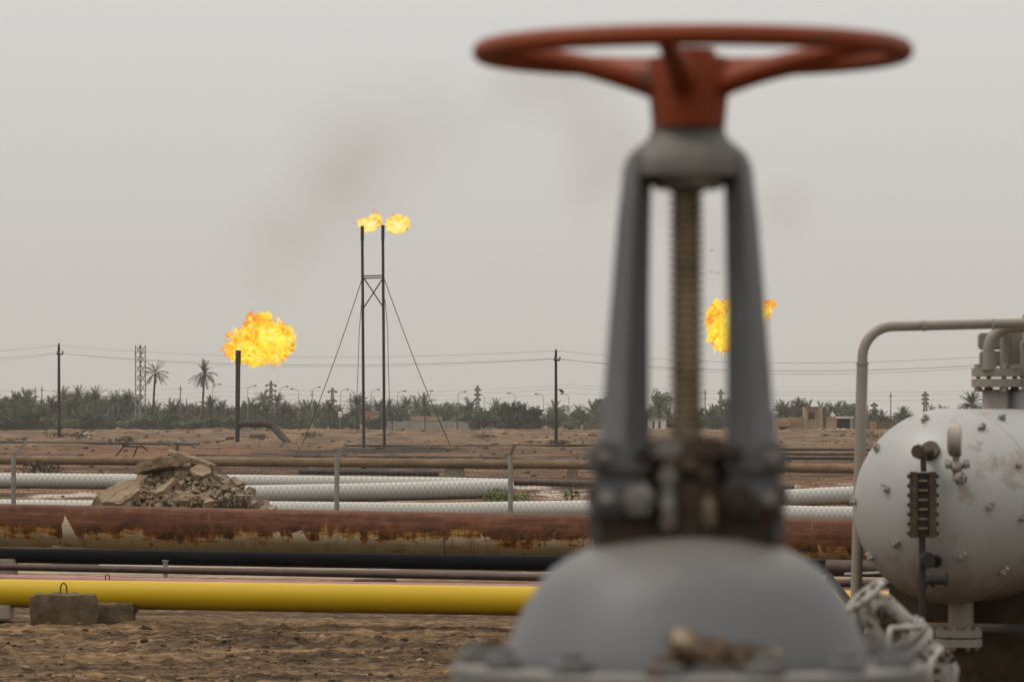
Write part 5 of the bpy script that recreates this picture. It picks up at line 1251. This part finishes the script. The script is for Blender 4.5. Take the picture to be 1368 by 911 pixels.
def shrub(px, Z, sc, label, i, base=None):
    o = bpy.data.objects.new('shrub', SHRUB[i % 3]); COL.objects.link(o); b0 = base_at(px, Z)
    if base: b0 = P(px, base, Z)
    o.location = b0; o.scale = (sc * 1.15, sc, sc); o.rotation_euler = (0, 0, i * 2.1); tag(o, label, 'shrub', 'shrubs at the foot of the tree line')
for i in range(52):
    px = -40 + i * 7 + rnd.uniform(-3, 3)
    shrub(px, rnd.uniform(740, 830), rnd.uniform(.8, 1.6), 'dusty green shrub at the foot of the grove ' + ('left of the tall left power pole' if px < 78 else 'between left power pole and lattice mast' if px < 180 else 'behind the two tall palms'), i)
for i in range(46):
    px = 335 + i * 24 + rnd.uniform(-8, 8)
    shrub(px, rnd.uniform(830, 870), rnd.uniform(.7, 1.35), 'dusty green shrub along the far road ' + ('between lone flare pipe and twin stacks' if px < 485 else 'between twin stacks and floodlit power pole' if px < 742 else 'seen round the grey valve' if px < 1040 else 'behind ruined house and vessel'), i)
for i, (px, sc, lab) in enumerate(((500, 1.3, 'yellow green shrub in front of the ochre hut'), (635, 1.9, 'big shrub before the end of the grey panel wall'), (700, 2.2, 'big shrub below the street lamp left of the floodlit pole'), (672, 1.8, 'shrub below the rounded tree'))): shrub(px, 770, sc, lab, i)
def tuft(px, Z, w_, h_, label, seed):
    r_ = random.Random(seed); c = base_at(px, Z); b = MB(); leaf_cloud(b, c + Vector((0, 0, h_ * .4)), (w_, w_ * .7, h_ * .5), 220, .11, r_)
    tag(b.build('dry_bush', M['leaf_dry2'], None, c, smooth=False), label, 'bush', 'dry bushes on the far bank')
M['leaf_dry2'] = leafmat('dead_scrub', (0.025, 0.016, 0.01), (0.05, 0.034, 0.022), (0.09, 0.065, 0.042))
for a in ((78, 470, 1.9, .8, 'dark dry bush at the foot of the left power pole', 1), (108, 460, 1.2, .9, 'dark dry bush left of the white boulder', 2), (168, 385, 1.1, .9, 'dark dry bush behind the rusty trestle', 3), (746, 358, 1.2, .7, 'dark dry bush at the foot of the floodlit power pole', 4), (415, 470, 1.6, .9, 'dark dry bush right of the lone flare feed pipe', 5), (345, 460, 1.2, .6, 'dark dry bush below the lone flare feed pipe', 6), (648, 470, 1.5, .5, 'low dry bush on the bank left of the floodlit power pole', 7), (1165, 430, 1.5, 1.5, 'green brown bush between riser pipe and vessel', 8)): tuft(*a)

# ------------------------------------------------------------------ far buildings and walls
def bx(px0, px1, y0, y1, Z, depth): 
    a, b_ = P(px0, y0, Z), P(px1, y1, Z); return Vector(((a.x + b_.x) / 2, Z + depth / 2, (a.z + b_.z) / 2)), (b_.x - a.x, depth, a.z - b_.z)
def ruin():
    Z = 640; t = thing('ruined_house', 'crumbling mud brick house with a square tower and small window', 'house', base_at(1085, Z))
    def bxx(name, a, m='mudwall', par=None, dz=0, dep=5):
        o = MB(); c, s = bx(*a, Z + dz, dep); o.box(c, s); return o.build(name, M[m], par or t)
    bxx('low_wall', (1034, 1057, 558, 580), dep=4); bxx('low_wall', (1056, 1076.5, 557, 580), dz=1.5, dep=4); bxx('parapet', (1041, 1056, 563.5, 569), 'orange_wall', dz=-.3, dep=.28)
    tw = bxx('tower', (1075, 1099, 543.5, 580), dep=4.5); bxx('tower_band', (1078.5, 1093, 543, 548.5), 'dark_wall', tw, -.12, .2)
    wf = bxx('window', (1081, 1088, 550.5, 559.5), 'dark_in', tw, -.1, .3); bxx('window_frame', (1080.3, 1081.2, 550, 560), 'bark', wf, -.2, .2); bxx('window_frame', (1087.6, 1088.5, 550, 560), 'bark', wf, -.2, .2)
    bxx('corner_pier', (1094.5, 1099.2, 544, 580), dz=-.35, dep=.5); bxx('corner_pier', (1074.5, 1078.2, 543.5, 580), dz=-.35, dep=.5)
    bxx('door', (1075, 1078.6, 571, 580), 'panel', tw, -.42, .1); bxx('opening', (1041, 1053, 570, 574), 'dark_in', None, -.06, .1)
    bxx('low_wall', (1103.5, 1117, 557, 580), dep=3.5); bxx('buttress', (1099, 1103, 563, 580), dz=.6, dep=2)
    rb = MB(); rr = random.Random(3)
    for i in range(60):
        px = rr.uniform(1036, 1140); c = P(px, 579, Z - 1 - rr.random() * 6); s = rr.uniform(.15, .5); rb.ico((c.x, c.y, gz(c.x, c.y) + s * .4), (s * 1.3, s, s * .8), 1, .3)
    tag(rb.build('wall_debris', M['mudwall'], None, P(1085, 579, Z - 3), smooth=False), 'mud brick debris along the foot of the ruined house', 'debris', kind='stuff')
    t = thing('roof_tank', 'small white tank on the low wall of the ruined house', 'water tank', P(1112.5, 557, Z + 1))
    o = MB(); k = Z / F; o.lathe([(3 * k, 0), (3.2 * k, 2.2 * k), (2.6 * k, 4.2 * k), (.8 * k, 5 * k)], P(1112.5, 556.8, Z + 1.2), (0, 0, 1), 16); o.build('tank_body', M['white'], t)
    t = thing('shed', 'open shed with a white flat roof right of the ruined house', 'shed', base_at(1128, Z))
    def sx(name, a, m, dz=0, dep=4.0): o = MB(); c, s = bx(*a, Z + dz, dep); o.box(c, s); o.build(name, M[m], t)
    sx('roof', (1116.5, 1140.5, 556.2, 558.8), 'white', -.4, 4.8); sx('back_wall', (1118, 1139, 559, 580), 'dark_in', 3.6, .3); sx('side_wall', (1116.8, 1118.2, 559, 580), 'mudwall'); sx('front_pier', (1135.5, 1140, 559, 580), 'panel', -.1, .5); sx('side_wall', (1139, 1140.2, 559, 580), 'panel', .5)
M['dark_wall'] = mat('sooty_wall', [(0.3, (0.10, 0.085, 0.06)), (0.7, (0.17, 0.14, 0.1))], .8, rough=.95)
ruin()
def simple_house(name, label, cat, a, Z, m, dep, extra=()):
    t = thing(name, label, cat, base_at((a[0] + a[1]) / 2, Z)); o = MB(); c, s = bx(*a, Z, dep); o.box(c, s); wo = o.build('wall', M[m], t)
    for (nm, aa, mm, dz, dd) in extra: o = MB(); c, s = bx(*aa, Z + dz, dd); o.box(c, s); o.build(nm, M[mm], t)
simple_house('hut', 'ochre hut with a dark window seen between the twin stacks', 'hut', (488, 505, 551, 577), 800, 'orange_wall', 5, (('roof', (487, 506, 549.5, 551), 'mudwall', -.3, 5.6), ('window', (490, 494, 557, 563), 'dark_in', -.05, .2), ('door', (505.5, 510.5, 558, 577), 'white', .5, .2)))
simple_house('hut', 'white hut with two dark doorways between left valve arm and stem', 'hut', (866, 890, 560, 577), 780, 'white', 4, (('doorway', (871.5, 874.5, 562.5, 576), 'dark_in', -.05, .2), ('doorway', (879.5, 882.5, 562.5, 576), 'dark_in', -.05, .2), ('roof', (865, 891, 558.6, 560), 'mudwall', -.3, 4.6)))
simple_house('shelter', 'long low shelter with a tan roof behind the grey panel wall', 'shelter', (551, 589, 561, 576), 870, 'panel', 4, (('roof', (549, 590.5, 556, 561.5), 'tanroof', -.5, 6),))if False else None
M['tanroof'] = mat('tan_roof_sheet', [(0.3, (0.30, 0.22, 0.15)), (0.7, (0.40, 0.31, 0.22))], .5, rough=.9)
simple_house('shelter', 'long low shelter with a tan roof behind the grey panel wall', 'shelter', (551, 589, 561, 576), 840, 'panel', 4, (('roof', (549, 590.5, 556, 561.2), 'tanroof', -.5, 6),))
t = thing('panel_wall', 'pale grey concrete panel wall between the twin stacks and the floodlit pole', 'wall', base_at(590, 790))
for i in range(21):
    px = 517 + i * 7.3; o = MB(); c, s = bx(px, px + 6.9, 562.5 + (.8 if i % 5 == 2 else 0), 577, 790, .2); o.box(c, s); o.build('panel', M['panel'], t)
t = thing('panel_wall', 'brownish concrete wall at the left edge of the grey valve', 'wall', base_at(785, 780))
for i in range(6):
    px = 777 + i * 9; o = MB(); c, s = bx(px, px + 8.7, 566 - (i == 3), 577, 780, .25); o.box(c, s); o.build('panel', M['concrete_dark'], t)
o = MB(); c, s = bx(775.5, 779.5, 567, 577, 770, .6); o.box(c, s, None, .05); tag(o.build('concrete_post', M['panel'], None, base_at(777, 770)), 'pale concrete post left of the grey valve', 'post')
t = thing('panel_wall', 'brown yard wall between vessel riser and dome', 'wall', base_at(1180, 700))
for i in range(7):
    px = 1153 + i * 9; o = MB(); c, s = bx(px, px + 8.6, 562 + (i % 3), 582, 700, .25); o.box(c, s); o.build('panel', M['orange_wall'] if i == 1 else M['concrete_dark'], t)
FP = 'dark posts of the far road fence'
k = 760 / F; proto = None
for px in (292, 305, 341, 435, 479, 524, 568, 611, 654, 697, 733, 780, 858, 902):
    b0 = base_at(px, 760)
    if proto is None:
        m_ = MB(); m_.box((0, 0, 1.9), (1.5 * k, .2, 4.2)); m_.box((0, 0, 4.05), (1.9 * k, .26, .14)); proto = m_.mesh('fence_post', M['pole'], (0, 0, 0), False)
    o = bpy.data.objects.new('fence_post', proto); COL.objects.link(o); o.location = b0; o.scale = (1, 1, rnd.uniform(.85, 1.05)); tag(o, 'dark upright post of the far road fence', 'fence post', FP)
Z = 700; k = Z / F
t = thing('gantry', 'black rectangular steel frame right of the lone flare feed pipe', 'gantry', base_at(376, Z))
for nm, a in (('upright', ((363.5, 547), (363.5, 574))), ('upright', ((389, 547), (389, 575))), ('beam', ((362.8, 547.5), (389.8, 547.5))), ('beam', ((364, 556.5), (389, 556.5))), ('beam', ((366, 572), (389, 572)))):
    s = MB(); s.tube([P(*a[0], Z), P(*a[1], Z)], (.85 if nm == 'upright' else .6) * k, 6); s.build(nm, M['black_steel'], t)
Z = 800; k = Z / F
t = thing('cistern', 'small white cistern on a thin post left of the twin stacks', 'water tank', base_at(454.5, Z))
s = MB(); s.lathe([(2.4 * k, 0), (2.6 * k, .6 * k), (2.6 * k, 7 * k), (1.2 * k, 7.8 * k)], P(454.5, 557.5, Z), (0, 0, 1), 14); s.build('tank_body', M['white'], t)
s = MB(); s.tube([base_at(454.5, Z), P(454.5, 557, Z)], .5 * k, 6); s.build('post', M['lamp'], t)
# rusty trestle on the spoil
Z = 255; k = Z / F
t = thing('pipe_trestle', 'rusty steel trestle with splayed legs left of the rubble heap', 'trestle', base_at(172, Z))
for a in (((153, 611), (167, 594)), ((197, 602), (187, 593)), ((178, 611), (184, 595))):
    s = MB(); s.tube([P(*a[0], Z), P(*a[1], Z)], 1.0 * k, 6); s.build('leg', M['rust_dark'], t)
s = MB(); s.tube([P(163, 595.5, Z), P(193, 596.5, Z)], 1.3 * k, 8); s.box(P(168, 593, Z), (8 * k, .3, 4.4 * k)); s.build('beam', M['band'], t)
# small white hut row and far bank detail
t = thing('concrete_culvert', 'pale concrete slab lying on the bank left of the twin stacks', 'concrete slab', base_at(595, 700)); s = MB(); s.hull([P(590, 577, 700), P(599, 577, 700), P(597, 570, 700), P(591, 566, 700), P(590, 577, 702), P(599, 577, 702), P(597, 570, 702), P(591, 566, 702)]); s.build('slab', M['panel'], t)
t['label'] = 'pale concrete slab leaning at the right end of the right guy wire'

# ------------------------------------------------------------------ dusty air
def haze():
    b = MB(); x0, x1, y0, y1, z0, z1 = -260, 260, -30, 1200, -1.2, 30
    b.box(((x0 + x1) / 2, (y0 + y1) / 2, (z0 + z1) / 2), (x1 - x0, y1 - y0, z1 - z0))
    g = NG('dust_haze'); v = g.n('ShaderNodeVolumePrincipled', {'Color': (.93, .89, .84, 1), 'Density': 0.00012}); g.t.links.new(v.outputs[0], g.out.inputs['Volume'])
    o = b.build('haze', g.m, None, (0, 0, 0), smooth=False); o['kind'] = 'stuff'; o['label'] = 'thin dust haze over the field'
haze()
